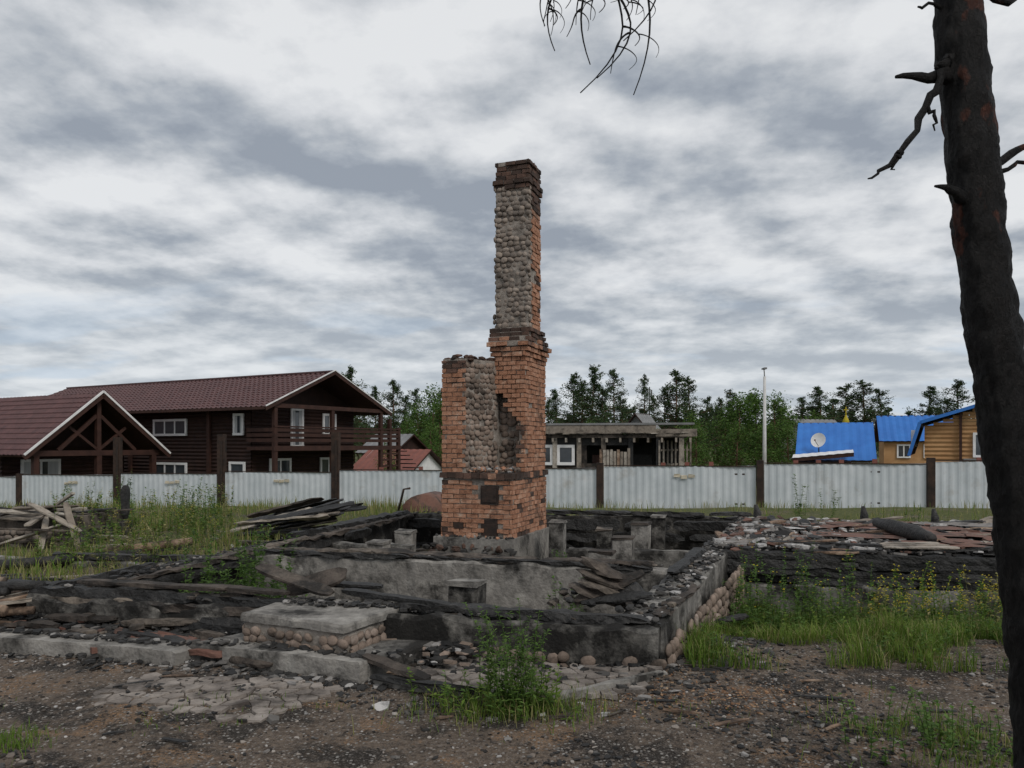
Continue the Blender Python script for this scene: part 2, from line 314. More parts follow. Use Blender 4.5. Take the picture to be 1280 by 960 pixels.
def ring(x0,y0,x1,y1,z0,z1,mat,skip=.0):
    cb.box2((x0+.02,y0+.02,z0),(x1-.02,y1-.02,z1-.004),MORT)
    for a,b in(((x0,y0),(x1,y0)),((x1,y0),(x1,y1)),((x1,y1),(x0,y1)),((x0,y1),(x0,y0))): bricks(cb,a,b,z0,z1,mat,skip=skip,out=.02,L=.17)
ring(-.56,.57,.03,1.73,3.2,3.28,BR); ring(-.58,.55,.05,1.75,3.28,3.36,BR)
ring(-.63,.51,.09,1.78,3.36,3.45,lambda c,z:BRD if R.random()<.3 else BR,.05); ring(-.61,.56,.07,1.6,3.45,3.53,lambda c,z:BRD if R.random()<.6 else BR,.05); ring(-.6,.62,.06,1.5,3.53,3.61,BRD,.05); ring(-.62,.66,.07,1.44,3.61,3.69,BRD,.1)
ring(-.57,.73,.03,1.37,6.0,6.08,BRD); ring(-.59,.71,.05,1.39,6.08,6.16,BRD); ring(-.55,.75,.02,1.35,6.16,6.32,BRD,.05); ring(-.54,.76,.01,1.34,6.32,6.4,BRD); ring(-.56,.74,.03,1.36,6.4,6.47,BRD,.1)
for i in range(10): cb.box((R.uniform(-.42,-.08),R.uniform(.86,1.24),6.46+R.uniform(0,.03)),(.2,.11,.06),BRD,Matrix.Rotation(R.uniform(-.3,.3),3,'Z'),.008)
cb.obj('corbels_and_cap',ch)
ld=MB()
def bandbox(x0,y0,x1,y1,z0,z1):
    for n,ax in((9,0),(10,1)):
        for i in range(n):
            s0,s1=(x0,x1) if ax==0 else (y0+.14,y1)
            a=s0+(s1-s0)*i/n;b=s0+(s1-s0)*(i+1)/n; c=((a+b)/2,y0+.06,(z0+z1)/2+R.uniform(-.008,.008)) if ax==0 else (x1-.06,(a+b)/2,(z0+z1)/2+R.uniform(-.008,.008))
            ld.box(c,(b-a-.006,.14,z1-z0) if ax==0 else (.14,b-a-.006,z1-z0),BRD if R.random()<.85 else BR,None,.006)
bandbox(-1.23,-.04,.03,1.78,1.2,1.29)
ld.box2((-1.15,.1,1.2),(-.1,1.7,1.292),CONL)
for i in range(110):
    ld.rock((R.uniform(-.72,-.05),R.uniform(.02,.6),1.31+R.uniform(0,.05)),(R.uniform(.03,.12),R.uniform(.03,.11),R.uniform(.03,.09)),R.choice([RUBL,COBW,COBW,BR]))
for i in range(120):
    x=R.uniform(-1.2,-.55); y=R.uniform(.02,1.28)
    if x<-.78+ y*.42: ld.rock((x,y,3.11+.05*noise.noise(Vector((x*6,y*6,0)))+R.uniform(0,.05)),(R.uniform(.08,.18),R.uniform(.08,.14),R.uniform(.05,.1)),BRD)
ld.obj('ledges',ch)
cs=MB()
cobbles(cs,(-.80,.0),(-.505,.61),1.3,3.1,COBW,.1,wob=.03)
cobbles(cs,(-.515,.79),(-.08,.79),1.3,2.62,COBW,.13)
cobbles(cs,(-.11,.62),(-.11,.8),1.3,2.6,COBW,.12)
cobbles(cs,(-.56,.75),(.02,.75),3.69,6.02,COB,.1,wob=.05)
cobbles(cs,(-.56,1.35),(-.56,.75),3.69,6.02,COB,.1,wob=.07)
cobbles(cs,(.02,.75),(.02,.85),3.69,6.02,COB,.09)
cs.obj('cobble_facing',ch)
ir=MB()
ir.box2((-.52,-.025,.8),(-.22,.02,1.09),IRON); ir.box2((-.495,-.04,.83),(-.245,-.02,1.06),IRON); ir.box2((-.27,-.06,.92),(-.255,-.035,.97),IRON)
ir.box2((-.52,-.006,.3),(-.24,.02,.56),IRON); ir.box2((-.98,-.028,.4),(-.82,-.01,.5),IRON)
ir.obj('stove_doors',ch)
# ------------------------------------------------------------------ foundations
fo=empty('house_foundation')
def lerp(a,b,t): return (a[0]+(b[0]-a[0])*t,a[1]+(b[1]-a[1])*t)
def wall(mb,p,q,th,z0,z1,mat,amp=.02,seg=.12):
    p=Vector((p[0],p[1],0));q=Vector((q[0],q[1],0));d=q-p;W=d.length;u=d/W;n=Vector((u.y,-u.x,0));k=max(2,int(W/seg))
    vs=[]
    for i in range(k+1):
        c=p+u*(W*i/k)
        for s_,z in((-1,z0),(-1,(z0+z1)/2),(-1,z1-.03),(-.85,z1),(0,z1),(.85,z1),(1,z1-.03),(1,(z0+z1)/2),(1,z0)):
            w=c+n*s_*th/2+UP*z; a=amp*noise.noise(w*3.1)+amp*.9*noise.noise(w*9)
            vs.append(w+n*s_*a+UP*(a*1.5 if z>z1-.04 else 0))
    fs=[]
    for i in range(k):
        for j in range(8): fs.append((i*9+j,i*9+j+1,(i+1)*9+j+1,(i+1)*9+j))
    fs.append((8,7,6,5,4,3,2,1,0)); fs.append(tuple(k*9+j for j in range(9)))
    mb.add(vs,fs,mat)
w=MB()
wall(w,(-4.5,7.38),(-1.0,6.52),.34,-.3,.30,CONB,.035); wall(w,(-1.0,6.52),(1.15,6.0),.34,-.3,.33,CONB,.03)
wall(w,(1.02,6.12),(4.5,14.6),.36,-.55,.35,CON,.03)
wall(w,(-4.3,7.34),(-2.1,15.4),.34,-.3,.33,CONB,.03)
wall(w,(-2.2,15.4),(4.5,14.6),.34,-.3,.36,CONB,.03)
wall(w,(-3.6,10.07),(1.93,8.6),.26,-.3,.34,CONL,.025)
wall(w,(-3.1,12.0),(-1.5,11.6),.24,-.3,.22,CON,.02)
wall(w,(.9,12.2),(3.4,11.7),.24,-.3,.1,CON,.02)
w.obj('walls',fo)
t=MB()
def charline(p,q,off,z,wd=.13,hh=.1,mat=CHAR,Lr=(.8,2.4),cov=.85):
    p=Vector((p[0],p[1],0));q=Vector((q[0],q[1],0));d=q-p;W=d.length;u=d/W;nn=Vector((u.y,-u.x,0)); x=0
    while x<W-.2:
        l=R.uniform(*Lr); e=min(W,x+l)
        if R.random()<cov:
            a=p+u*x+nn*(off+R.uniform(-.06,.06))+UP*(z+R.uniform(-.015,.03)); b=p+u*e+nn*(off+R.uniform(-.06,.06))+UP*(z+R.uniform(-.015,.03))
            t.rbeam(a,b,wd*R.uniform(.7,1.1),hh*R.uniform(.6,1.1),mat,.018,R.uniform(-.2,.2))
        x=e+R.uniform(-.1,.15)
for o_,z_,w_,h_,m_,c_ in((0,.33,.16,.1,CHAR,.85),(.13,.27,.12,.09,WOODB,.8),(.2,.18,.1,.12,CHAR,.7),(-.12,.32,.1,.07,WOODB,.8),(.2,.1,.08,.12,CHAR,.5)): charline((-4.6,7.42),(-1.9,6.74),o_,z_,w_,h_,m_,cov=c_)
for o_,z_,w_,h_,m_,c_ in((.02,.37,.15,.09,CHAR,.85),(-.13,.35,.12,.06,WOODB,.8),(.16,.29,.08,.1,CHAR,.65),(.17,.18,.07,.12,CHAR,.4)): charline((-.95,6.55),(1.1,6.03),o_,z_,w_,h_,m_,cov=c_)
charline((1.02,6.2),(4.4,14.4),-.08,.38,.14,.06,cov=.6); charline((1.1,6.2),(4.5,14.4),.12,.36,.08,.05,WOODB,cov=.5)
charline((1.02,6.2),(4.4,14.4),-.19,.22,.05,.2,cov=.5)
charline((-4.3,7.5),(-2.1,15.3),0,.38,.18,.12); charline((-4.2,7.5),(-2.0,15.3),.2,.27,.1,.14,cov=.7); charline((-4.4,7.5),(-2.2,15.3),-.2,.25,.1,.16,cov=.8); charline((-4.15,7.5),(-2.0,15.3),.14,.36,.12,.05,WOODB)
charline((-2.2,15.3),(4.5,14.5),0,.41,.16,.1); charline((-2.0,15.1),(4.3,14.3),.12,.2,.1,.2); charline((-2.0,15.1),(4.3,14.3),.16,.0,.1,.2)
charline((-3.5,10.05),(1.6,8.7),-.02,.37,.2,.05,WOODB); charline((-3.5,10.05),(1.6,8.7),.09,.36,.07,.05,CHAR,cov=.6)
t.obj('charred_sill_beams',fo)
cw=MB()
def off(p,q,o):
    u=(Vector(q)-Vector(p)).normalized(); n=Vector((u.y,-u.x)); return tuple(Vector(p)+n*o),tuple(Vector(q)+n*o)
a,b=off((1.02,6.0),(3.0,10.4),.19); cobbles(cw,a,b,-.3,.26,COBW,.12,cover=.85)
a,b=off((-.9,6.5),(1.15,6.0),.19); cobbles(cw,a,b,-.05,.17,COBW,.1,cover=.7)
cw.obj('cobble_cladding',fo)
pc=MB()
for x,y,z,s in((-.45,7.8,.34,.3),(-1.66,12,.37,.25),(-1.98,11.4,.28,.26),(-2.5,10.8,.2,.25),(-2.3,9.0,.12,.3),(.75,12.6,.46,.24),(2.1,12.5,.44,.26),(1.67,11.5,.34,.3),(1.3,11,.2,.32),(2.5,13.1,.5,.22),(.35,10.6,.05,.3),(1.55,12.9,.3,.25),(1.15,9.3,.1,.3)):
    rz=Matrix.Rotation(rad(-14)+R.uniform(-.1,.1),3,'Z')@Matrix.Rotation(R.uniform(-.04,.04),3,'X')
    pc.box((x,y,(z-.35)/2),(s,s,z+.35),R.choice([CON,CONB,CONL]),rz,.018); pc.box((x,y,z+.012),(s*1.08,s*1.08,.035),WOODB if R.random()<.5 else CONL,rz,.015)
pc.obj('concrete_piers',fo)
sl=empty('burnt_floor_slab')
s1=MB()
s1.prism([(2.72,10.04),(9.8,8.30),(11.2,12.2),(4.2,13.93)],-.02,.36,CHAR)
wall(s1,(2.62,10.05),(9.8,8.29),.24,-.7,-.03,CON,.03)
s1.obj('slab_base',sl)
s2=MB()
yf=lambda X: 10.0-.2447*(X-2.68)
for r_ in range(4):
    zc=.33-.1*r_; x=2.7
    while x<9.4:
        l=R.uniform(.6,2.4)
        if R.random()<.93: s2.rbeam((x,yf(x)-.03-R.uniform(0,.04),zc+R.uniform(-.01,.01)),(x+l,yf(x+l)-.03-R.uniform(0,.04),zc+R.uniform(-.015,.015)),.07,.1,CHAR,.014)
        x+=l
def slabpt(a,b):
    p=lerp(SLAB[0],SLAB[1],a); q=lerp(SLAB[3],SLAB[2],a); return lerp(p,q,b)
for i in range(95):
    a,b=R.uniform(0,.8),R.uniform(.0,.95); x,y=slabpt(a,b); an=R.choice([-.24,-.24,1.33])+R.uniform(-.4,.4); l=R.uniform(.4,1.5)
    s2.rbeam((x,y,.39),(x+l*math.cos(an),y+l*math.sin(an)*.7,.40+R.uniform(0,.1)),R.uniform(.06,.15),.03,R.choice([WOODB,WOODL,CHAR,CHAR,LOGM]),.008,R.uniform(-.3,.3))
def sheet(x,y,z,l,w_,an,m):
    vs=[];k=10;j=5;ca,sa=math.cos(an),math.sin(an);ph=R.uniform(0,40)
    for i in range(k+1):
        for q in range(j+1):
            a=(i/k-.5)*l+R.uniform(-.015,.015);b=(q/j-.5)*w_+R.uniform(-.015,.015); vs.append((x+a*ca-b*sa,y+a*sa+b*ca,z+.035*noise.noise(Vector((a*3+ph,b*3,0)))+.02*abs(i/k-.5)))
    s2.add(vs,[(i*(j+1)+q,i*(j+1)+q+1,(i+1)*(j+1)+q+1,(i+1)*(j+1)+q) for i in range(k) for q in range(j)],m)
for (a,b,l,w_,m,an) in((.28,.35,1.7,.6,RUST,-.2),(.42,.45,1.9,.7,RUST,-.3),(.5,.22,1.8,.5,RUST,-.15),(.3,.75,1.5,.5,RUST,0),(.15,.55,.7,.3,RUBL,.2),(.46,.8,1.4,.5,RUBL,-.2),(.6,.6,1.5,.6,RUST,.1),(.2,.66,1.1,.5,RUST,.5),(.4,.15,1.3,.4,RUST,-.24),(.36,.6,1.5,.5,RUST,.1),(.55,.4,1.6,.6,RUST,-.4)):
    x,y=slabpt(a,b); sheet(x,y,.435+a*.05,l,w_,an,m)
for i in range(3): s2.rbeam((4.65+.05*i,9.62+i*.15,.46),(5.5-.04*i,9.45+i*.15,.47+.01*i),.13,.025,WOODL,.005)
s2.rbeam((3.3,10.3,.42),(4.7,9.75,.45),.1,.06,CHAR,.01)
s2.tube([(5.5,11.6,.56),(5.53,11.2,.55),(5.55,10.9,.53),(5.56,10.6,.52),(5.55,10.3,.51),(5.54,10.15,.5)],[.07,.10,.11,.11,.1,.07],CHAR,14,True,.3,9)
s2.obj('boards_and_sheets',sl)
s3=MB()
for i in range(2100):
    a=min(.95,abs(R.gauss(.14,.2))); b=R.uniform(.0,.97); x,y=slabpt(a,b); s=R.choice([.03,.05,.05,.08,.13,.2])*R.uniform(.7,1.3)
    s3.shard((x,y,.385+R.uniform(0,.06)),s*.62,s*R.uniform(.08,.25),R.choice([RUBL,RUBL,RUBL,RUB,RUBD,RUST]))
for i in range(900):
    a=R.uniform(0,.9); b=R.uniform(.0,.97); x,y=slabpt(a,b); s=R.uniform(.02,.08); s3.rock((x,y,.37+s*.2),(s,s*.8,s*.5),R.choice([RUBD,RUB]),.3)
s3.obj('plaster_rubble',sl)
s4=MB()
for x,y,h in((6.05,13.2,.32),(7.1,12.9,.3),(4.4,13.8,.3)):
    s4.tube([(x,y,.3),(x+.01,y,.3+h*.7),(x-.02,y,.36+h)],[.075,.07,.03],CHAR,8,True,.2,9)
s4.obj('charred_stumps',sl)
st=empty('entrance_steps')
e=MB()
up=[(-2.25,6.3),(-1.28,5.86),(-.93,6.55),(-1.95,7.0)]
def slabpoly(mb,poly,z0,z1,mat,amp=.012,seg=.07):
    n=len(poly);P=[]
    for i in range(n):
        a=poly[i];b=poly[(i+1)%n];k=max(1,int(math.dist(a,b)/seg))
        for j in range(k):
            x,y=lerp(a,b,j/k); q=Vector((x*5,y*5,z1)); c_=abs(noise.noise(q))
            cx_=sum(p[0] for p in poly)/n; cy_=sum(p[1] for p in poly)/n
            x+=(cx_-x)*.06*c_;y+=(cy_-y)*.06*c_; P.append((x+R.uniform(-amp,amp)*.5,y+R.uniform(-amp,amp)*.5))
    cx=sum(p[0] for p in P)/len(P);cy=sum(p[1] for p in P)/len(P);m=len(P); rings=[(1,z0),(1,z1-.02),(.98,z1),(.66,z1),(.33,z1)]
    vs=[]
    for k_,z in rings:
        for x,y in P:
            X=cx+(x-cx)*k_;Y=cy+(y-cy)*k_; vs.append((X,Y,z+(0 if z==z0 else .014*noise.noise(Vector((X*3,Y*3,0)))+R.uniform(-.002,.002))))
    vs.append((cx,cy,z1)); fs=[]
    for r_ in range(len(rings)-1): fs+=[(r_*m+i,r_*m+(i+1)%m,(r_+1)*m+(i+1)%m,(r_+1)*m+i) for i in range(m)]
    k_=(len(rings)-1)*m; fs+=[(k_+i,k_+(i+1)%m,len(vs)-1) for i in range(m)]
    mb.add(vs,fs,mat)
slabpoly(e,up,.30,.37,CONL); slabpoly(e,[lerp((-1.6,6.4),p,.95) for p in up],-.1,.29,MORT)
slabpoly(e,[(-2.62,6.18),(-1.05,5.66),(-.45,6.5),(-.8,6.75),(-2.1,6.9)],-.1,.14,CON)
slabpoly(e,[(-5.6,6.82),(-2.62,6.03),(-2.5,6.3),(-5.6,7.1)],-.1,.12,CONL)
slabpoly(e,[(-2.3,6.05),(-1.1,5.6),(-1.02,5.7),(-2.2,6.2)],-.1,.155,CONL)
e.obj('concrete_treads',st)
e=MB()
for i in range(4):
    a,b=lerp((-1.6,6.4),up[i],.96),lerp((-1.6,6.4),up[(i+1)%4],.96); cobbles(e,a,b,.12,.3,COBW,.085,cover=.95)
e.obj('cobble_risers',st)
def flags(mb,poly,z,s=.075,miss=.06):
    x0=min(p[0] for p in poly);x1=max(p[0] for p in poly);y0=min(p[1] for p in poly);y1=max(p[1] for p in poly)
    def jv(x,y):
        q=Vector((x*8.3,y*8.3,1.1)); return (x+noise.noise(q)*s*.9,y+noise.noise(q+Vector((9,4,2)))*s*.9)
    r=0;y=y0
    while y<y1:
        x=x0+(s*.866 if r%2 else 0)
        while x<x1:
            if inpoly(x,y,poly) and R.random()>miss:
                hv=[]
                for k in range(6):
                    an=math.pi/6+k*math.pi/3; hv.append(jv(round(x+s*math.cos(an),4),round(y+s*math.sin(an),4)))
                cx=sum(h[0] for h in hv)/6;cy=sum(h[1] for h in hv)/6
                tp=[(cx+(h[0]-cx)*.91,cy+(h[1]-cy)*.91) for h in hv]; bt=[(cx+(h[0]-cx)*.95,cy+(h[1]-cy)*.95) for h in hv]
                gz=gh(cx,cy)+z+R.uniform(-.006,.003)
                tx,ty=R.uniform(-.05,.05),R.uniform(-.05,.05)
                mb.add([(a,b,gz-.03) for a,b in bt]+[(a,b,gz+(a-cx)*tx+(b-cy)*ty) for a,b in tp],[(i,(i+1)%6,6+(i+1)%6,6+i) for i in range(6)]+[tuple(range(6,12))],FLAG)
            x+=s*1.732
        y+=s*1.5; r+=1
e=MB(); flags(e,[(-2.95,5.17),(-2.75,5.8),(-1.8,5.66),(-1.2,5.48),(-1.62,4.8),(-2.2,5.0)],.012)
e.obj('flagstone_path')
e=MB(); flags(e,[(-.95,5.62),(-.45,6.2),(1.15,5.82),(.95,5.38),(.3,5.22)],.035)
e.rbeam((.25,5.16,.03),(1.15,5.75,.03),.06,.06,CONL,.008); e.rbeam((-1.0,5.58,.03),(.2,5.18,.02),.06,.06,CONL,.008)
e.obj('flagstone_patio')
# ------------------------------------------------------------------ loose timber, rocks
e=MB()
def board(p,q,w_=.13,h=.03,m=WOODB,roll=0): e.rbeam(p,q,w_,h,m,.006,roll)
board((-2.35,7.1,.62),(-1.58,6.72,.44),.14,.03,WOODB,.3); board((-2.05,7.0,.42),(-1.5,6.95,.58),.2,.03,WOODB,.7); board((-1.9,7.2,.45),(-1.2,7.1,.43),.12,.04,CHAR)
board((-1.5,6.85,.44),(-.5,6.4,.40),.1,.05,CHAR); board((-3.0,7.2,.42),(-2.0,6.85,.42),.12,.04,WOODB); board((-4.2,7.45,.42),(-2.6,7.0,.43),.12,.04,WOODB)
e.obj('broken_boards')
e=MB()
for i in range(20):
    x=-4.75+R.uniform(-.4,.6);y=14.4+R.uniform(-.6,.5);z=.08+i*.018
    e.rbeam((x,y,z),(x+R.uniform(1.1,1.8),y+R.uniform(-.4,.4),z+R.uniform(.1,.45)),.18,.035,R.choice([CHAR,CHAR,WOODB,WOODL]),.012,R.uniform(-.4,.4))
e.obj('charred_plank_pile')
e=MB()
for i in range(14):
    y=7.2+R.uniform(-.4,.6); z=.08+i*.026; x0=-6+R.uniform(-.3,.2);x1=-4.6+R.uniform(-.45,.35); k=8;a=R.uniform(-.5,.4)
    e.tube([(x0+(x1-x0)*j/k,y-a*.5+a*j/k,z+R.uniform(-.006,.006)) for j in range(k+1)],[.035+.02*R.random()]*(k+1),R.choice([LOGM,LOGM,CHAR]),10,True,.15,9)
for i in range(8): 
    x=-5.2+R.uniform(-.3,.3); e.rbeam((x,7.0+R.uniform(-.2,.2),.22),(x+R.uniform(.5,1),7.4+R.uniform(-.5,.3),.32),.08,.03,R.choice([WOODB,WOODL,LOGM]),.01)
e.obj('log_pile')
e=MB()
Y=13.0
for p,q,w_ in(((-8.19,Y,.75),(-7.24,Y-.1,.28),.11),((-7.62,Y+.1,.76),(-7.22,Y-.2,-.02),.1),((-8.8,Y-.3,-.02),(-7.5,Y,.42),.11),((-8.7,Y+.4,.62),(-7.5,Y+.3,.68),.16),((-9.4,Y-.1,.35),(-7.4,Y-.2,.3),.12),((-9.6,Y+.5,.5),(-8.2,Y+.3,.45),.16),((-8.3,Y+.6,.5),(-7.9,Y-.5,.42),.12),((-8.9,Y+.2,.6),(-7.9,Y+.6,.5),.12),((-8.0,Y+.2,.5),(-7.8,Y-.3,-.02),.09)):
    e.rbeam(p,q,w_,.035,R.choice([WOODL,WOODL,WOODB]),.006,R.uniform(-.3,.3))
wall(e,(-10.5,13.3),(-7.4,13.3),.3,-.1,.25,CON); e.box2((-10.5,13.4,-.1),(-7.5,15.2,.24),CONB); e.box2((-10.4,13.55,.24),(-7.6,15.0,.47),WOODB)
cobbles(e,(-10.5,13.14),(-7.4,13.14),-.02,.27,COB,.12)
e.rbeam((-7.5,14.9,.3),(-7.5,14.9,.95),.12,.12,CHAR,.01)
for a_,b_ in(((-8.6,14.2,.5),(-8.0,14.0,.85)),((-9.2,13.9,.52),(-7.6,13.7,.6))): e.beam(a_,b_,.08,.035,WOODL,.006)
for i in range(16): x=R.uniform(-10,-7.6); e.rbeam((x,R.uniform(13.3,14.6),.5),(x+R.uniform(-.8,.8),R.uniform(13.2,14.6),.5+R.uniform(0,.15)),.12,.03,R.choice([WOODL,WOODB,CHAR]),.008)
e.obj('collapsed_porch')
e=MB()
e.tube([(-6.4,11.9,.08),(-5.9,12.0,.12),(-5.1,12.25,.2)],[.07,.07,.06],LOGM,9,True,.1,6)
e.tube([(-8.0,9.9,.1),(-6.8,10.4,.12),(-5.4,11.2,.15)],[.08,.08,.07],CHAR,9,True,.2,6)
e.obj('fallen_log')
e=MB()
wall(e,(-7.5,8.95),(-4.05,8.2),.24,-.1,.13,CONB)
for i in range(4):
    x=-7.4+i*.85; e.rbeam((x,8.92-.21*i*.85,.18),(x+.8,8.74-.21*i*.85,.19),.15,.1,CHAR if i%3 else WOODB,.015)
wall(e,(-8.5,11.3),(-3.5,10.3),.24,-.1,.12,CON); e.rbeam((-6.5,10.9,.17),(-3.8,10.35,.19),.13,.08,CHAR,.015)
e.obj('low_foundation_wall')
e=MB()
for i,(dx,dz,a) in enumerate(((0,0,.2),(.03,.07,.35),(.0,.15,.1),(.05,.21,.4),(-.04,.27,.15))):
    e.rock((.80+dx,6.82,.40+dz),(.62-.07*i,.40-.03*i,.10),R.choice([WOODB,WOODB,CHAR]),.22,1,Matrix.Rotation(.35,3,'Y')@Matrix.Rotation(a,3,'Z'))
e.rbeam((.55,6.7,.38),(1.15,6.75,.62),.12,.03,WOODB,.012,.5); e.rbeam((.6,6.62,.38),(1.2,6.6,.46),.1,.04,CHAR,.012,.3)
e.rock((1.03,6.8,.42),(.3,.25,.28),CHAR,.25,1)
for i in range(35): e.rock((.83+R.gauss(0,.25),6.7+R.gauss(0,.2),.4),(.1,.08,.06),R.choice([CHAR,RUBD,WOODB]),.3)
e.obj('burnt_debris_heap')
e=MB()
pts=[(-2.3-.55*math.cos(math.pi*i/12),.52*math.sin(math.pi*i/12)) for i in range(13)]
vs=[(x,19.6,z-.06) for x,z in pts]+[(x+.2,21.0,z-.06) for x,z in pts]; n=13
e.add(vs,[(i,i+1,n+i+1,n+i) for i in range(12)]+[tuple(range(n))[::-1],tuple(range(n,2*n))],RUST,True)
e.tube([(-2.9,19.6,0),(-2.9,19.5,.0),(-2.75,19.5,.6),(-2.6,19.6,.62)],[.03]*4,IRON,6)
e.obj('rusty_tank')
e=MB()
def scat(n,fx,mat,smin,smax,flat=.5,dz=0,sh=.35):
    for i in range(n):
        x,y=fx()
        s=smin+(smax-smin)*R.random()**2.5; m_=mat if not isinstance(mat,list) else R.choice(mat)
        if R.random()<sh: e.shard((x,y,gh(x,y)+dz+s*.1),s*.6,s*.2,m_)
        else: e.rock((x,y,gh(x,y)+dz+s*flat*.2),(s,s*R.uniform(.5,1),s*flat*R.uniform(.4,1)),m_,.3)
def near():
    y=3.2+4.2*R.random()**1.3; return R.uniform(-.72,.72)*y,y
scat(10000,near,GRAV,.006,.035)
def clus():
    while True:
        x,y=near()
        if noise.noise(Vector((x*1.2,y*1.2,4)))>.0: return x,y
scat(7500,clus,[RUBD,RUBD,GRAV],.010,.055)
scat(520,near,[RUBL,RUB,RUB],.015,.07,.3,sh=.8)
def ochre():
    return 1.35+R.gauss(0,.45),5.35+R.gauss(0,.25)
scat(2200,ochre,[CHIPO,CHIPO,GRAV],.008,.03,.35)
e.obj('gravel')
e=MB()
def strip(p,q,wd):
    def f():
        t_=R.random(); x,y=lerp(p,q,t_); return x+R.gauss(0,wd),y+R.gauss(0,wd)
    return f
scat(2200,strip((-4.8,7.05),(-2.1,6.4),.22),[RUBD,RUBD,RUBD,RUB],.02,.13,.45,.02)
scat(110,strip((-4.9,6.98),(-2.6,6.4),.12),[RUST,WOODB,CHAR],.08,.24,.2,.05,.9)
scat(500,strip((-4.8,6.6),(-.9,5.6),.10),[RUBD,RUB,RUB,RUBL],.02,.08,.5,.0)
scat(420,strip((-.9,6.15),(1.1,5.78),.13),[RUBD,RUBD,RUB],.02,.12,.4,.02)
scat(420,strip((-.8,6.4),(-.35,6.2),.16),[RUB,RUBL,COBW,RUBD],.04,.18,.5,.08)
scat(700,strip((1.2,5.7),(2.2,7.5),.25),[RUBD,RUB,RUB],.02,.09,.5)
scat(240,strip((-2.6,6.0),(-1.0,5.5),.08),[RUBD,RUB,RUB],.02,.1,.5)
scat(90,strip((-2.0,5.7),(.6,5.0),.25),[RUBL,RUB],.03,.12,.4,sh=.9)
def wtop(p,q,wd,n,z,ms):
    for i in range(n):
        t_=R.random(); x,y=lerp(p,q,t_); x+=R.uniform(-wd,wd);y+=R.uniform(-wd,wd)*.4;s=.02+.1*R.random()**2
        m_=R.choice(ms)
        if R.random()<.5: e.shard((x,y,z+R.uniform(0,.03)),s*.6,s*.2,m_)
        else: e.rock((x,y,z+R.uniform(0,.02)),(s,s*.8,s*.4),m_,.3)
D4=[RUBD,RUBD,RUBD,RUB,WOODB]
wtop((-4.4,7.38),(1.1,6.03),.16,500,.34,D4); wtop((1.05,6.1),(4.5,14.6),.16,750,.36,D4+[RUB,RUBL]); wtop((-4.3,7.4),(-2.1,15.4),.16,400,.35,D4); wtop((-2.1,15.4),(4.5,14.6),.2,200,.38,D4); wtop((-3.5,10.05),(1.9,8.6),.12,160,.36,D4)
wtop((-1.8,6.65),(-1.1,6.5),.22,140,.375,[RUBD,RUB]); wtop((-2.5,6.2),(-.9,5.8),.15,90,.145,[RUBD,RUB]); wtop((-5.4,6.95),(-2.6,6.2),.1,220,.12,[RUBD,RUBD,RUB])
def pit():
    while True:
        x,y=R.uniform(-4,4.3),R.uniform(6.5,15)
        if inpoly(x,y,FP): return x,y
scat(2200,pit,[RUBD,RUBD,RUB,RUB,COBW],.03,.22,.5)
def left():
    y=R.uniform(7.6,17); return R.uniform(-.75,-.3)*y,y
scat(600,left,[RUBD,RUB,RUBL],.03,.2,.4)
e.obj('rubble')
e=MB()
for i in range(90):
    x,y=pit(); a=R.uniform(0,3.14); l=R.uniform(.3,1.4); z=gh(x,y)+.05
    e.rbeam((x,y,z),(x+l*math.cos(a),y+l*math.sin(a),z+R.uniform(0,.18)),.09,.04,R.choice([CHAR,CHAR,WOODB]),.01)
for i in range(80):
    x,y=near(); a=R.uniform(-.6,.6); l=R.uniform(.06,.3)
    if y>4.4: e.rbeam((x,y,gh(x,y)+.015),(x+l*math.cos(a),y+l*math.sin(a),gh(x,y)+.02),.03,.012,R.choice([WOODB,CHAR,LOGM]),.004)
for i in range(24):
    x,y=left(); a=R.uniform(-.5,.5); l=R.uniform(.5,1.6)
    e.rbeam((x,y,.06),(x+l*math.cos(a),y+l*math.sin(a),.1),.12,.04,R.choice([WOODB,WOODL,CHAR]),.008)
for i in range(26):
    x=R.uniform(-4.6,-2.4); y=7.1-.246*(x+4.32)-R.uniform(0,.45); a=-.24+R.uniform(-.3,.3); l=R.uniform(.3,1.1); z=gh(x,y)+.05
    e.rbeam((x,y,z),(x+l*math.cos(a),y+l*math.sin(a),z+R.uniform(-.02,.05)),.1,.05,R.choice([CHAR,CHAR,WOODB,WOODB,RUST]),.012)
e.rbeam((-1.02,5.55,.07),(-.2,5.25,.06),.07,.04,CHAR,.012); e.rbeam((-1.1,5.75,.17),(-.6,5.45,.08),.12,.03,WOODB,.01)
e.obj('scattered_boards')
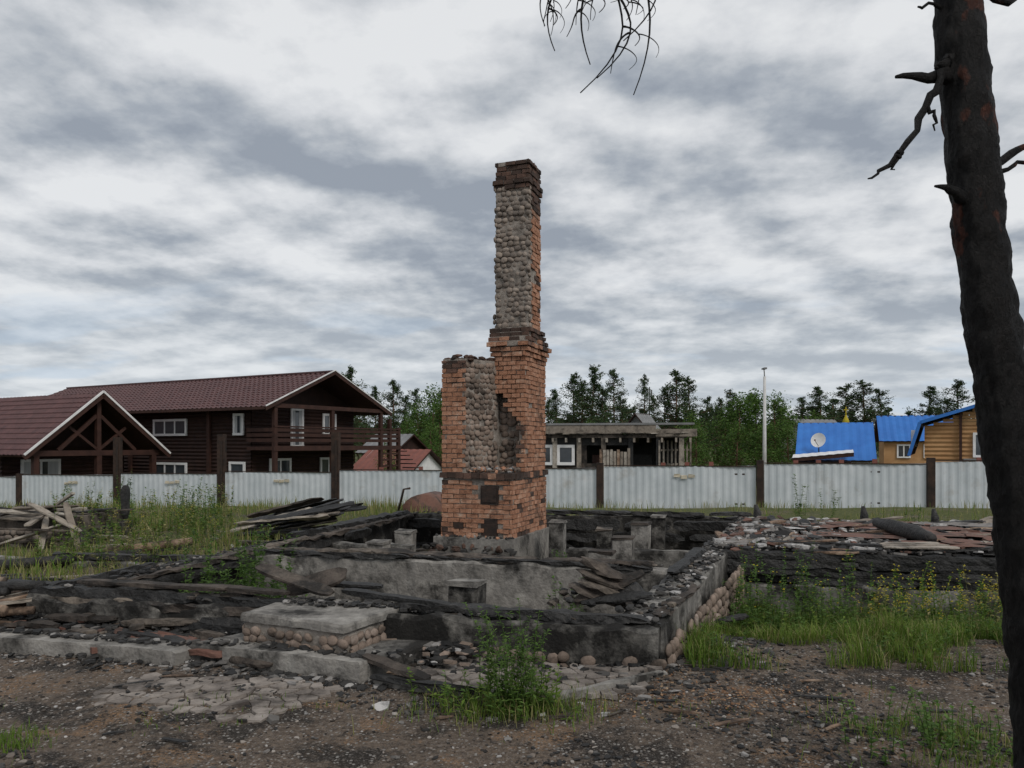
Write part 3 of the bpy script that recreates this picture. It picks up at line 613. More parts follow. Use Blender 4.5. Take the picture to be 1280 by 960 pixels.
# ------------------------------------------------------------------ vegetation
def blade(mb,x,y,z,h,lean,w_,mat):
    a=R.uniform(0,6.28); dx,dy=math.cos(a),math.sin(a); px,py=-dy*w_,dx*w_
    m=(x+dx*lean*.35,y+dy*lean*.35,z+h*.6); t_=(x+dx*lean,y+dy*lean,z+h)
    mb.add([(x-px,y-py,z-.02),(x+px,y+py,z-.02),(m[0]+px*.7,m[1]+py*.7,m[2]),(m[0]-px*.7,m[1]-py*.7,m[2]),t_],[(0,1,2,3),(3,2,4)],mat)
def weed(mb,x,y,z,h,mat=WEED,fl=0,lw=.016,ll=.08,dens=60,lean=.3,bare=0):
    a=R.uniform(0,6.28); ln=h*R.uniform(.05,lean); k=5
    pts=[(x+math.cos(a)*ln*(i/k)**1.6,y+math.sin(a)*ln*(i/k)**1.6,z+h*i/k-.02) for i in range(k+1)]
    mb.tube(pts,[.004*(1-.12*i) for i in range(k+1)],mat,3)
    n=int(dens*h)
    for i in range(n):
        t_=R.uniform(.06+bare,1)**.8; f=t_*k; j=min(k-1,int(f)); c=Vector(pts[j]).lerp(Vector(pts[j+1]),f-j)
        b=R.uniform(0,6.28); l=ll*R.uniform(.5,1.2)*(1.15-.6*t_); d=Vector((math.cos(b),math.sin(b),R.uniform(-.1,.9))).normalized()
        s_=d.cross(UP).normalized()*lw*R.uniform(.6,1.2)
        mb.add([c,c+d*l*.5+s_,c+d*l+UP*(-l*.15),c+d*l*.5-s_],[(0,1,2,3)],mat)
    for i in range(fl):
        c=Vector(pts[-1])-UP*R.uniform(0,.3*h)+Vector((R.gauss(0,.025),R.gauss(0,.025),0)); s=R.uniform(.007,.014)
        mb.add([c+Vector((s,0,0)),c+Vector((0,s,.3*s)),c-Vector((s,0,0)),c-Vector((0,s,-.3*s)),c+UP*s],[(0,1,4),(1,2,4),(2,3,4),(3,0,4)],YFL)
e=MB()
for i in range(34):
    x,y=.02+R.gauss(0,.1),5.05+R.gauss(0,.09)
    weed(e,x,y,gh(x,y),R.uniform(.4,.74),lean=.35,dens=70,ll=.065,lw=.009)
for i in range(46):
    x,y=-.05+R.gauss(0,.24),5.03+R.gauss(0,.12)
    weed(e,x,y,gh(x,y),R.uniform(.12,.36),lean=.8,dens=90,ll=.07,lw=.012,mat=R.choice([WEED,GRS]))
for i in range(900):
    x,y=.0+R.gauss(0,.3),5.02+R.gauss(0,.15); blade(e,x,y,gh(x,y),R.uniform(.03,.16),R.uniform(.02,.12),.003,R.choice([GRS,GRS,GRSD]))
e.obj('weed_plant')
e=MB()
for i in range(60):
    x,y=-2.75+R.gauss(0,.25),8.2+R.gauss(0,.3); weed(e,x,y,gh(x,y),R.uniform(.4,1.15),dens=80,ll=.1)
for i in range(22):
    x,y=-3.5+R.gauss(0,.25),8.2+R.gauss(0,.2); weed(e,x,y,gh(x,y),R.uniform(.3,.7),dens=60)
for i in range(14):
    x,y=.6+R.gauss(0,.1),9.6+R.gauss(0,.2); weed(e,x,y,gh(x,y),R.uniform(.3,.75),dens=60)
for i in range(10):
    x,y=.55+R.gauss(0,.1),7.6+R.gauss(0,.1); weed(e,x,y,gh(x,y),R.uniform(.4,.8),dens=60)
e.obj('weed_plant')
e=MB()
def rightreg():
    while True:
        x=R.uniform(1.4,6.6);y=R.uniform(5.9,9.7)
        if x>1.15+(y-6)*.43+.12 and y<9.85-.245*(x-2.68) and x<.72*y: return x,y
for i in range(24000):
    x,y=rightreg(); q=noise.noise(Vector((x*1.1,y*1.1,7)))+.7*noise.noise(Vector((x*4,y*4,7)))
    if q+.3*smooth(6.2,8,y)>.12: blade(e,x,y,gh(x,y),R.uniform(.04,.15)+.22*max(0,q),R.uniform(.02,.18),.004,R.choice([GRS,GRS,GRS,GRSD]))
for i in range(420):
    x,y=rightreg(); q=noise.noise(Vector((x*1.1,y*1.1,7)))
    if q+.3*smooth(6.5,8,y)>.0: weed(e,x,y,gh(x,y),R.uniform(.1,.3)+.26*smooth(7,9,y),dens=70,mat=R.choice([WEED,WEED,GRS]),ll=.07,lw=.013)
for i in range(80):
    y=R.uniform(7.4,8.5); x=R.uniform(3.7,5.6); weed(e,x,y,gh(x,y),R.uniform(.35,.8),mat=R.choice([WEED,GRSD,GRS]),fl=9,dens=55)
for i in range(44):
    y=R.uniform(7.8,9.3); x=R.uniform(2.4,3.7); weed(e,x,y,gh(x,y),R.uniform(.5,1.1),fl=2,dens=55)
for i in range(12): weed(e,4.9+R.gauss(0,.05),7.4+R.gauss(0,.1),gh(4.9,7.4),R.uniform(.4,.7),mat=GRSD,dens=30,bare=.2)
for i in range(1600):
    x,y=2.55+R.gauss(0,.3),4.5+R.gauss(0,.3)
    if noise.noise(Vector((x*4,y*4,7)))>-.1: blade(e,x,y,gh(x,y),R.uniform(.02,.11),R.uniform(.02,.09),.003,R.choice([GRS,GRS,GRSD]))
for i in range(400):
    x,y=-2.95+R.gauss(0,.12),4.45+R.gauss(0,.1); blade(e,x,y,gh(x,y),R.uniform(.03,.08),R.uniform(.02,.06),.003,GRS)
for i in range(50):
    x,y=2.5+R.gauss(0,.25),4.45+R.gauss(0,.2); weed(e,x,y,gh(x,y),R.uniform(.08,.28),dens=80,ll=.05)
for i in range(2200):
    x,y=R.uniform(-.7,.7)*6,R.uniform(4.2,6)
    if noise.noise(Vector((x*1.1,y*1.1,17)))>.3: blade(e,x,y,gh(x,y),R.uniform(.02,.06),R.uniform(.02,.05),.0025,GRS)
e.obj('grass')
e=MB()
for i in range(28000):
    y=9+19*R.random()**1.2; x=R.uniform(-.75,.0)*y if R.random()<.8 else R.uniform(0,.7)*y
    if inpoly(x,y,FP) or (x>2 and y<14.4): continue
    q=noise.noise(Vector((x*.5,y*.5,9)))+.6*noise.noise(Vector((x*2,y*2,9)))
    if q>-.05: blade(e,x,y,gh(x,y),R.uniform(.05,.25)*(1+q),R.uniform(.03,.15),.008,R.choice([GRS,GRSD,GRSD]))
for i in range(300):
    y=R.uniform(12.5,19); x=R.uniform(-.6,-.36)*y; weed(e,x,y,gh(x,y),R.uniform(.3,.9),mat=R.choice([GRSD,GRS,WEED]),fl=4 if R.random()<.4 else 0,dens=35,ll=.11,lw=.02)
for i in range(90):
    y=R.uniform(9.5,12.5); x=R.uniform(-.62,-.4)*y; weed(e,x,y,gh(x,y),R.uniform(.2,.6),mat=R.choice([GRSD,GRS,WEED]),dens=40,ll=.1,lw=.018)
for cx,cy,n_,hh in((5.4,14.6,6,1.15),(6.0,14.7,4,1.0),(7.6,14.6,5,.6),(-5.9,14.9,6,1.0),(-8.6,17,9,1.2),(-7.0,16.5,8,1.0),(.25,15.8,5,.5)):
    for k in range(n_): weed(e,cx+R.gauss(0,.12),cy+R.gauss(0,.1),0,hh*R.uniform(.7,1.05),dens=45,ll=.1,lw=.018)
e.obj('tall_grass')
# ------------------------------------------------------------------ fence
fang=math.atan(-.2617)
FE=empty('corrugated_metal_fence',(0,27.66,0),fang)
cosf=math.cos(fang)
px_=[-26.4,-21.3,-16.4,-11.6,-6.75,-1.8,3.08,8.24,13.2,18.3,23.4]
pn=MB();ps=MB()
def ftop(X): return .35+(X+22.3)/36.3*.83
for i in range(len(px_)-1):
    a=px_[i]+.13;b=px_[i+1]-.13; la,lb=a/cosf,b/cosf; n_=int((lb-la)/.06)
    zt0,zt1=ftop(a),ftop(b); zt=(zt0+zt1)/2; vs=[]; zb=zt-1.5; sg=R.uniform(-.02,.02)
    for k in range(n_+1):
        x=la+(lb-la)*k/n_; o=(0,.018,.018,0)[k%4]+.04*noise.noise(Vector((x*.7,i,0))); sl_=(zt0-zt)*.6*(1-2*k/n_)+sg*math.sin(3*k/n_)
        vs+= [(x,o,zb+sl_),(x,o,zt+sl_+(R.uniform(-.012,.012) if k%16==0 else 0))]
    pn.add(vs,[(2*k,2*k+2,2*k+3,2*k+1) for k in range(n_)],FEN)
    ps.beam((la,.06,zt-.25),(lb,.06,zt-.25),.04,.05,POST); ps.beam((la,.06,zb+.25),(lb,.06,zb+.25),.04,.05,POST)
    pn.beam((la,-.0,zt+.015),(lb,-.0,zt+.01),.05,.03,POST)
    if i in(1,2,3,6):
        xm=(la+lb)/2+.2
        for k in range(3): pn.box((xm+k*.24-.24,-.055,zt-.33+R.uniform(-.03,.03)),(.2,.012,.1),STAIN,None,.02)
    if i==3 or i==4:
        for kk in range(2): ps.beam((la,-.04,zb+.05+kk*.06),(lb,-.04,zb+.12),.03,.04,POST)
for i,x in enumerate(px_):
    zt=ftop(x); tall={1:.1,2:1.55,3:1.55,4:1.5}.get(i,.16)
    w_=.3 if i in(2,3,4) else .22
    ps.box2((x/cosf-w_/2,-.1,zt-1.75),(x/cosf+w_/2,.1,zt+tall),POST)
    if i in(2,3,4): ps.box2((x/cosf+w_/2-.12,-.13,zt-1.75),(x/cosf+w_/2-.04,-.1,zt+tall-.3),IRON)
for x in(-5.2,-3.6,5.3,6.1,6.9,9.6,10.3,11,12,15,15.8):
    ps.box2((x-.03,.1,ftop(x)-.02),(x+.12,.16,ftop(x)+.13),REDR)
pn.obj('sheets',FE); ps.obj('posts_and_rails',FE)
# ------------------------------------------------------------------ houses
def window(par,cx,y,z0,z1,w_,axis='y',side=-1,nm='window',mull=1,cur=False):
    m=MB()
    def bx(a0,a1,d0,d1,zz0,zz1,mat):
        if axis=='y': m.box2((cx+a0,y+side*d0,zz0),(cx+a1,y+side*d1,zz1),mat)
        else: m.box2((y+side*d0,cx+a0,zz0),(y+side*d1,cx+a1,zz1),mat)
    h=w_/2; t_=.12
    bx(-h,h,.0,.03,z0,z1,GLASS)
    if cur: bx(-h,-h+w_*.3,.031,.04,z0,z1,CURT); bx(h-w_*.3,h,.031,.04,z0,z1,CURT)
    bx(-h-t_,h+t_,.0,.08,z1,z1+t_,WHITE);bx(-h-t_,h+t_,.0,.1,z0-t_,z0,WHITE)
    bx(-h-t_,-h,.0,.078,z0,z1,WHITE);bx(h,h+t_,.0,.078,z0,z1,WHITE)
    for k in range(mull):
        xx=-h+w_*(k+1)/(mull+1); bx(xx-.05,xx+.05,.042,.06,z0,z1,WHITE)
    m.obj(nm,par)
def roofplane(m,p0,p1,p2,p3,mat,th=.1,rib=.25,amp=.03,rows=0):
    p0,p1,p2,p3=[Vector(p) for p in(p0,p1,p2,p3)]
    n=((p1-p0).cross(p3-p0)).normalized()
    if n.z<0:n=-n
    k=max(2,int((p1-p0).length/rib)*4); rr=max(1,rows); vs=[]
    for r_ in range(rr):
        for e_ in (0,1):
            t_=(r_+e_)/rr
            for i in range(k+1):
                a=p0.lerp(p1,i/k).lerp(p3.lerp(p2,i/k),t_)
                vs.append(a+n*(amp*math.sin(i*math.pi/2)+ (amp*1.0 if (e_==0 and rows) else 0)))
    fs=[]
    for r_ in range(2*rr-1):
        for i in range(k): fs.append((r_*(k+1)+i,r_*(k+1)+i+1,(r_+1)*(k+1)+i+1,(r_+1)*(k+1)+i))
    m.add(vs,fs,mat,False)
    lo=[p-n*th for p in(p0,p1,p2,p3)]; hi=[p-n*.035 for p in(p0,p1,p2,p3)]
    m.add(hi+lo,[(0,1,2,3),(7,6,5,4),(0,4,5,1),(1,5,6,2),(3,2,6,7),(0,3,7,4)],BRAIL)
def logwall(m,p,q,z0,z1,mat,h=.19):
    p=Vector((*p,0));q=Vector((*q,0));u=(q-p).normalized();n=Vector((u.y,-u.x,0));z=z0
    while z<z1:
        zz=min(z+h,z1); a=[p+UP*z,q+UP*z,q+UP*zz,p+UP*zz]; mid=[p+n*.05+UP*(z+zz)/2,q+n*.05+UP*(z+zz)/2]
        m.add([a[0],a[1],mid[1],mid[0],a[2],a[3]],[(0,1,2,3),(3,2,4,5)],mat); z=zz
H=empty('wooden_lodge_house',(-9.25,40,0),rad(-30))
G=-1.75; E=3.5; RZ=5.5; Lx=-24
m=MB()
m.box2((Lx+.4,-3.62,G),(-2.08,3.62,3.5),LOGD)
logwall(m,(Lx+.4,-3.7),(-2.0,-3.7),G,3.75,LOGD); logwall(m,(-2.0,-3.7),(-2.0,3.7),G,3.75,LOGD)
m.add([(-2.0,-3.7,3.75),(-2.0,3.7,3.75),(-2.0,0,5.35)],[(0,1,2)],LOGD); m.add([(Lx+.4,-3.7,3.75),(Lx+.4,3.7,3.75),(Lx+.4,0,5.35)],[(0,2,1)],LOGD)
for x in(-5,-11.5,-17.5): m.box2((x-.12,-3.86,G),(x+.12,-3.74,3.6),BRAIL)
m.obj('log_walls',H)
m=MB()
roofplane(m,(Lx,-4.6,E),(0,-4.6,E),(0,0,RZ),(Lx,0,RZ),ROOF,rib=.35,amp=.035,rows=14)
roofplane(m,(0,4.6,E),(Lx,4.6,E),(Lx,0,RZ),(0,0,RZ),ROOF,rib=.35,amp=.035,rows=14)
m.beam((Lx,0,RZ+.04),(.02,0,RZ+.04),.3,.08,ROOF)
for s_ in(-1,1):
    m.beam((.03,s_*4.65,E-.08),(.03,0,RZ-.02),.05,.2,BRAIL); m.beam((.06,s_*4.65,E+.04),(.06,0,RZ+.09),.05,.05,WHITE)
m.beam((Lx,-4.64,E-.05),(0,-4.64,E-.05),.06,.14,BRAIL)
m.obj('metal_tile_roof',H)
m=MB()
m.box2((-1.98,-4.0,1.45),(-.1,5.6,1.62),BRAIL)
m.box2((-.12,-4.05,1.42),(-.04,5.6,1.66),BRAIL)
for y in(-3.9,3.9,0.0): 
    m.box2((-.25,y-.1,G),(-.07,y+.1,1.45),BRAIL); m.box2((-.25,y-.1,1.62),(-.07,y+.1,E+.1),BRAIL)
m.box2((-.3,-4.0,E-.0),(-.05,4.0,E+.2),BRAIL)
for z in(1.85,2.1,2.35): m.box2((-.14,-4.0,z),(-.09,5.6,z+.17),BRAIL)
m.box2((-.18,-4.0,2.56),(-.04,5.6,2.63),BRAIL)
for z in(1.85,2.1,2.35): m.box2((-1.98,-4.02,z),(-.1,-3.97,z+.17),BRAIL)
m.box2((-3.2,3.9,1.45),(-.1,5.6,1.6),BRAIL)
for y in(4.7,5.5): m.box2((-.25,y-.1,G),(-.07,y+.1,3.2 if y<5 else 2.7),BRAIL)
for z in(0.1,.45,.8,1.15): m.box2((-.2,3.9,z),(-.1,5.6,z+.1),BRAIL)
for i in range(12): m.box2((-.9,5.7+i*.28,1.3-i*.25),(.1,6.0+i*.28,1.36-i*.25),BRAIL)
m.obj('balcony_and_stair',H)
window(H,-8.1,-3.76,2.3,2.95,2.5,'y',-1,mull=2); window(H,-8.1,-3.76,.0,.65,2.5,'y',-1,mull=2)
window(H,-15.5,-3.76,2.3,2.95,2.2,'y',-1,mull=2); window(H,-15.5,-3.76,.0,.65,2.2,'y',-1,mull=2)
window(H,-2.8,-3.76,2.3,3.15,.5,'y',-1,mull=0,cur=True); window(H,-2.9,-3.76,-.1,.75,.9,'y',-1,mull=0)
window(H,-.75,-1.94,1.7,3.5,.65,'x',1,nm='balcony_door',mull=0,cur=True); window(H,1.65,-1.94,2.35,3.3,.8,'x',1,mull=1)
window(H,-1.9,-1.94,-.2,.9,1.2,'x',1,mull=1); window(H,1.6,-1.94,-.3,.9,1.1,'x',1,mull=1)
P=empty('gabled_porch_building',(-19.5,36.6,0),rad(-30))
m=MB(); A=3.55;EZ=1.25;PZ=4.2;LX=-13
roofplane(m,(LX,-A,EZ),(0,-A,EZ),(0,0,PZ),(LX,0,PZ),ROOF,rib=.35,amp=.035,rows=12)
roofplane(m,(0,A,EZ),(LX,A,EZ),(LX,0,PZ),(0,0,PZ),ROOF,rib=.35,amp=.035,rows=12)
for s_ in(-1,1):
    m.beam((.03,s_*(A+.05),EZ-.13),(.03,0,PZ-.13),.05,.22,BRAIL); m.beam((.06,s_*(A+.05),EZ+.02),(.06,0,PZ+.06),.06,.09,WHITE)
m.obj('metal_tile_roof',P)
m=MB()
for y in(-2.9,0,2.9): m.box2((-.5,y-.12,G),(-.26,y+.12,EZ+(.25 if y else 0)),BRAIL)
m.box2((-.52,-3.2,EZ-.05),(-.25,3.2,EZ+.2),BRAIL); m.box2((-.5,-.1,EZ+.2),(-.28,.1,PZ-.3),BRAIL)
m.beam((-.38,-1.9,EZ+.2),(-.38,-.1,PZ-1.1),.14,.16,BRAIL); m.beam((-.38,1.9,EZ+.2),(-.38,.1,PZ-1.1),.14,.16,BRAIL)
m.beam((-.38,0,EZ+.2),(-.38,1.4,EZ+1.3),.1,.12,BRAIL); m.beam((-.38,0,EZ+.2),(-.38,-1.4,EZ+1.3),.1,.12,BRAIL)
m.obj('timber_truss',P)
m=MB(); m.box2((LX+.3,-2.95,G),(-3.0,2.95,EZ+.25),LOGD); logwall(m,(LX+.3,-3.0),(-2.95,-3.0),G,EZ+.3,LOGD); logwall(m,(-2.95,-3),(-2.95,3),G,EZ+.4,LOGD)
m.add([(-2.95,-3,EZ+.4),(-2.95,3,EZ+.4),(-2.95,0,PZ-.15)],[(0,1,2)],LOGD)
m.obj('log_walls',P)
window(P,-1.3,-2.9,.0,.9,1.6,'x',1,mull=1,cur=True); window(P,-5.5,-3.06,.05,.8,2,'y',-1,mull=1); window(P,-9,-3.06,.05,.8,2,'y',-1,mull=1)
B=empty('burnt_timber_building',(4.3,33,0),rad(-12))
m=MB()
m.box2((-3.6,-1.9,2.0),(3.1,2,2.14),WOODB)
for i in range(23):
    x=-3.6+i*.295; m.box((x+.14,.0,2.18+R.uniform(-.02,.03)),(.27,4.2+R.uniform(-.3,.3),.03),R.choice([WOODB,WOODL]),None,.01)
m.box2((-3.6,-2.0,2.17),(1.9,-1.93,2.55),WOODL); m.box2((-3.7,-2.03,2.52),(3.4,-1.4,2.6),GREYR); m.box2((1.9,-1.97,2.05),(3.5,-1.92,2.35),WOODL)
for i in range(13): m.box2((-3.4+i*.55,-2.05,1.82),(-3.32+i*.55,1.9,2.0),WOODL)
m.obj('flat_roof',B)
m=MB()
for x in(-3.5,-2.2,-1.2,-.2,.9,2.0,2.9):
    for y in(-1.8,1.8): m.box2((x-.09,y-.09,G),(x+.09,y+.09,2.0),R.choice([WOODL,WOODB,CHAR]))
m.box2((-3.5,-1.75,G),(-.4,-1.6,.95),WOODB); m.box2((-3.5,-1.75,1.7),(1.0,-1.6,2.0),CHAR); m.box2((-1.25,-1.75,.95),(-.9,-1.6,1.7),WOODB); m.box2((-3.5,1.4,G),(2.9,1.55,2.0),CHAR)
for i in range(9): m.box2((-.35+i*.14,-1.93,G),(-.24+i*.14,-1.9,1.5+R.uniform(-.1,.1)),R.choice([WOODL,WOODL,LOGM]))
for i in range(9): m.box2((2.0+i*.16,-1.93+i*.4,G),(2.07+i*.16,-1.8+i*.4,1.9),WOODL)
for z in(.9,1.5): m.beam((2.0,-1.85,z),(3.3,1.6,z),.06,.08,WOODL)
m.box2((.3,-.6,G),(1.7,-.5,1.3),CHAR); m.box2((-.7,-1.4,G),(.2,-1.3,1.3),BRAIL)
m.obj('posts_and_boards',B)
window(B,-2.8,-1.76,1.0,1.6,.8,mull=1); window(B,-1.75,-1.76,1.0,1.6,.5,mull=0)
C=empty('blue_roof_cottage',(18.9,45,0),rad(-22))
m=MB(); m.box2((-1.8,-2,G),(1.8,2,1.1),WHITE); m.obj('walls',C)
m=MB(); roofplane(m,(-2.1,-2.5,.85),(2.1,-2.5,.85),(2.05,0,3.0),(-2.0,0,3.0),BLUE,rib=.4,amp=.012); roofplane(m,(2.1,2.5,.85),(-2.1,2.5,.85),(-2.0,0,3.0),(2.05,0,3.0),BLUE,rib=.4,amp=.012)
m.obj('sheet_roof',C)
m=MB(); roofplane(m,(-2.2,-3.8,.98),(.9,-3.9,1.3),(.9,-2.5,1.45),(-2.2,-2.5,1.15),WHITE,rib=.4,amp=.01); m.beam((-2.2,-3.85,.85),(.9,-3.95,1.15),.06,.14,BRAIL); m.box2((-2.0,-3.6,G),(.8,-2.5,.8),LOGD); m.obj('annex_roof',C)
m=MB()
d=Vector((-.35,-.9,.25)).normalized(); rq=d.to_track_quat('Z','Y').to_matrix(); vs=[];n_=20
for r_ in range(5):
    rr=.42*r_/4
    for k in range(n_): vs.append(Vector((-.85,-2.2,1.95))+rq@Vector((rr*math.cos(k*2*math.pi/n_),rr*math.sin(k*2*math.pi/n_),rr*rr*.5)))
m.add(vs,[(r_*n_+k,r_*n_+(k+1)%n_,(r_+1)*n_+(k+1)%n_,(r_+1)*n_+k) for r_ in range(4) for k in range(n_)],WHITE,True)
m.tube([(-.85,-2.1,1.2),(-.85,-2.1,1.95)],[.03,.03],IRON,6); m.tube([(-.85,-2.3,1.6),(-1.05,-2.75,1.95)],[.015,.015],IRON,5); m.rock((-1.05,-2.75,1.97),(.1,.1,.1),RUST,.05,1)
m.obj('satellite_dish',C)
Yh=empty('log_house',(23.7,38,0),rad(-29))
prof=[(-3.6,1.2),(-3.1,2.9),(0,3.9),(3.1,2.9),(3.6,1.2)]
m=MB()
logwall(m,(-2.9,0),(2.9,0),G,2.7,YEL,.22)
for z in [2.7+.17*i for i in range(6)]:
    hw=2.9*(3.85-z-.16)/(3.85-2.7)
    if hw>.2: m.box2((-hw,-.04,z),(hw,0.05,z+.15),YEL)
m.box2((-2.9,.02,G),(2.9,7.8,2.7),YEL); m.obj('log_walls',Yh)
m=MB()
for i in range(4):
    a,b=prof[i],prof[i+1]; lo,hi=(a,b) if a[1]<b[1] else (b,a)
    roofplane(m,(lo[0],-.5,lo[1]),(lo[0],8,lo[1]),(hi[0],8,hi[1]),(hi[0],-.5,hi[1]),BLUE,rib=.4,amp=.012)
    m.beam((a[0],-.53,a[1]-.05),(b[0],-.53,b[1]-.05),.05,.16,BLUE)
m.obj('gambrel_roof',Yh)
for yy in(2.2,4.6):
    m=MB(); m.box2((-3.55,yy-.5,1.6),(-3.3,yy+.5,2.5),WHITE); m.box2((-3.57,yy-.38,1.7),(-3.54,yy+.38,2.4),GLASS); m.obj('dormer_window',Yh)
window(Yh,-.3,-.06,1.2,2.2,.7,mull=1); window(Yh,1.4,-.06,1.2,2.2,.7,mull=1)
m=MB(); m.box2((-1.36,-.2,G),(-1.24,-.08,3.4),BRAIL); m.box2((-1.2,-1.4,.95),(2.6,-.06,1.02),GREYR); m.obj('porch_roof',Yh)
def cottage(name,x,y,rz,w_,d_,eh,rh,wm,rm):
    o=empty(name,(x,y,0),rad(rz)); m=MB(); m.box2((-w_/2,-d_/2,G),(w_/2,d_/2,eh),wm)
    m.add([(-w_/2,-d_/2,eh),(-w_/2,d_/2,eh),(-w_/2,0,rh)],[(0,1,2)],wm); m.add([(w_/2,-d_/2,eh),(w_/2,d_/2,eh),(w_/2,0,rh)],[(0,1,2)],wm); m.obj('walls',o)
    m=MB(); k=.4; roofplane(m,(-w_/2-k,-d_/2-k,eh-.2),(w_/2+k,-d_/2-k,eh-.2),(w_/2+k,0,rh),(-w_/2-k,0,rh),rm,rib=.5,amp=.02)
    roofplane(m,(w_/2+k,d_/2+k,eh-.2),(-w_/2-k,d_/2+k,eh-.2),(-w_/2-k,0,rh),(w_/2+k,0,rh),rm,rib=.5,amp=.02); m.obj('roof',o)
    window(o,-w_/5,-d_/2-.03,eh-1.5,eh-.6,.8); window(o,w_/5,-d_/2-.03,eh-1.5,eh-.6,.8)
cottage('grey_roof_shed',-8.9,58,-35,3.2,3.4,1.3,2.5,LOGD,GREYR)
cottage('red_roof_house',-7.6,52,-25,4.2,4,0.2,1.4,WHITE,REDR)
cottage('village_house',27.5,70,20,4,4,2.2,4.0,WHITE,GREYR)
cottage('village_house',34.5,66,-20,5,4,2.2,4.2,YEL,BLUE)
cottage('village_house',12.2,72,60,3,3.5,2.2,4.6,GREYR,GREYR)
o=empty('church_cupola',(40,92,0)); m=MB()
m.box2((-.8,-.8,G),(.8,.8,3.4),WHITE); m.tube([(0,0,3.4),(0,0,3.9),(0,0,4.2),(0,0,4.6),(0,0,5.0),(0,0,5.3)],[.35,.3,.42,.35,.15,.03],YFL,12); m.box2((-.05,-.05,5.3),(.05,.05,6.2),YFL); m.box2((-.28,-.04,5.8),(.28,.04,5.9),YFL); m.obj('cupola',o)
o=MB(); o.tube([(14.8,45,G),(14.8,45,5.7)],[.13,.08],POLE,10); o.tube([(14.8,45,5.6),(14.75,44.9,5.95),(14.6,44.5,6.1)],[.035]*3,POLE,6); o.box((14.55,44.3,6.1),(.16,.5,.09),GREYR,None,.01)
o.obj('street_lamp')
o=MB(); o.tube([(17.9,100,G),(17.9,100,9.2)],[.12,.06],IRON,6); o.box2((17.4,99.9,7.4),(18.4,100.1,7.5),IRON); o.box2((17.55,99.9,8.2),(17.75,100.1,9.0),GREYR); o.box2((18.05,99.9,8.0),(18.25,100.1,8.8),GREYR); o.obj('antenna_mast')
# ------------------------------------------------------------------ trees
def clump(mb,c,r,n,s,mat,flat=.7):
    for i in range(n):
        v=Vector((R.gauss(0,1),R.gauss(0,1),R.gauss(0,1)*flat)); v=v.normalized()*r*R.random()**.5; v.z*=flat
        p=c+v; a=Vector((R.gauss(0,1),R.gauss(0,1),R.gauss(0,.6))).normalized()*s*R.uniform(.5,1.2); b=Vector((R.gauss(0,1),R.gauss(0,1),R.gauss(0,.6))).normalized()*s*R.uniform(.4,.9)
        mb.add([p-a*.5,p+b*.5,p+a*.5,p-b*.4],[(0,1,2,3)],mat)
def pine(h,seed,mat=NEED):
    R.seed(seed); mb=MB(); k=8; bx,by=R.uniform(-.4,.4),R.uniform(-.4,.4)
    ax=lambda t_:Vector((bx*t_*t_,by*t_*t_,h*t_))
    mb.tube([ax(i/k) for i in range(k+1)],[.17*(1-.88*i/k) for i in range(k+1)],BARKP,7)
    nl=58; c0=R.uniform(.12,.22)
    for i in range(nl):
        t_=c0+(1-c0)*(i+R.random())/nl; a=R.uniform(0,6.28); sp=(1-t_)/(1-c0)
        l=h*.26*(min(1,.12+1.15*sp**.8))*R.uniform(.45,1.25); p=ax(t_); d=Vector((math.cos(a),math.sin(a),R.uniform(-.05,.5)))
        q=p+d*l; mb.tube([p,p+d*l*.5-UP*.06,q],[.05,.03,.012],BARKP,4)
        for j in range(6):
            f=.15+.9*(j+R.random())/6; clump(mb,p+d*l*f+UP*R.uniform(-.2,.2)+Vector((R.gauss(0,.12),R.gauss(0,.12),0)),l*.16+.17,17,.2,mat,.9)
    clump(mb,ax(1)-UP*.2,.2,30,.2,mat,2.6)
    return mb
def birch(h,seed):
    R.seed(seed); mb=MB(); mb.tube([(0,0,0),(.1,0,h*.5),(.15,.1,h*.95)],[.14,.09,.02],BARKP,6)
    for i in range(60):
        t_=R.uniform(.12,1); a=R.uniform(0,6.28); l=h*.24*math.sin(math.pi*min(.97,t_*.85+.12))**.7*R.uniform(.3,1.1)
        p=Vector((.12*t_,0,h*t_)); q=p+Vector((math.cos(a)*l,math.sin(a)*l,l*R.uniform(0,.5)-.1)); mb.tube([p-UP*l*.3,q],[.03,.01],BARKP,3)
        clump(mb,q,h*.085+.1,55,.22,LEAF,1.2)
    return mb
pines=[pine(10,s).obj('pine_tree') for s in(1,2,3,4,5)]; birs=[birch(7,s).obj('birch_tree') for s in(21,22,23)]
R.seed(99)
used=set()
def place(lst,nm,b,Yd,py,sx=1):
    h0=10 if nm=='pine_tree' else 7
    zt=1.75+(555-py)*Yd/960; h=zt+1.7; k=R.randrange(len(lst)); src=lst[k]
    if (nm,k) not in used: o=src; used.add((nm,k))
    else: o=bpy.data.objects.new(nm,src.data); sc.collection.objects.link(o)
    o.location=((b-640)/960*Yd,Yd,-1.65); s=h/h0; o.scale=(s*sx,s*sx,s); o.rotation_euler=(0,0,R.uniform(0,6.28))
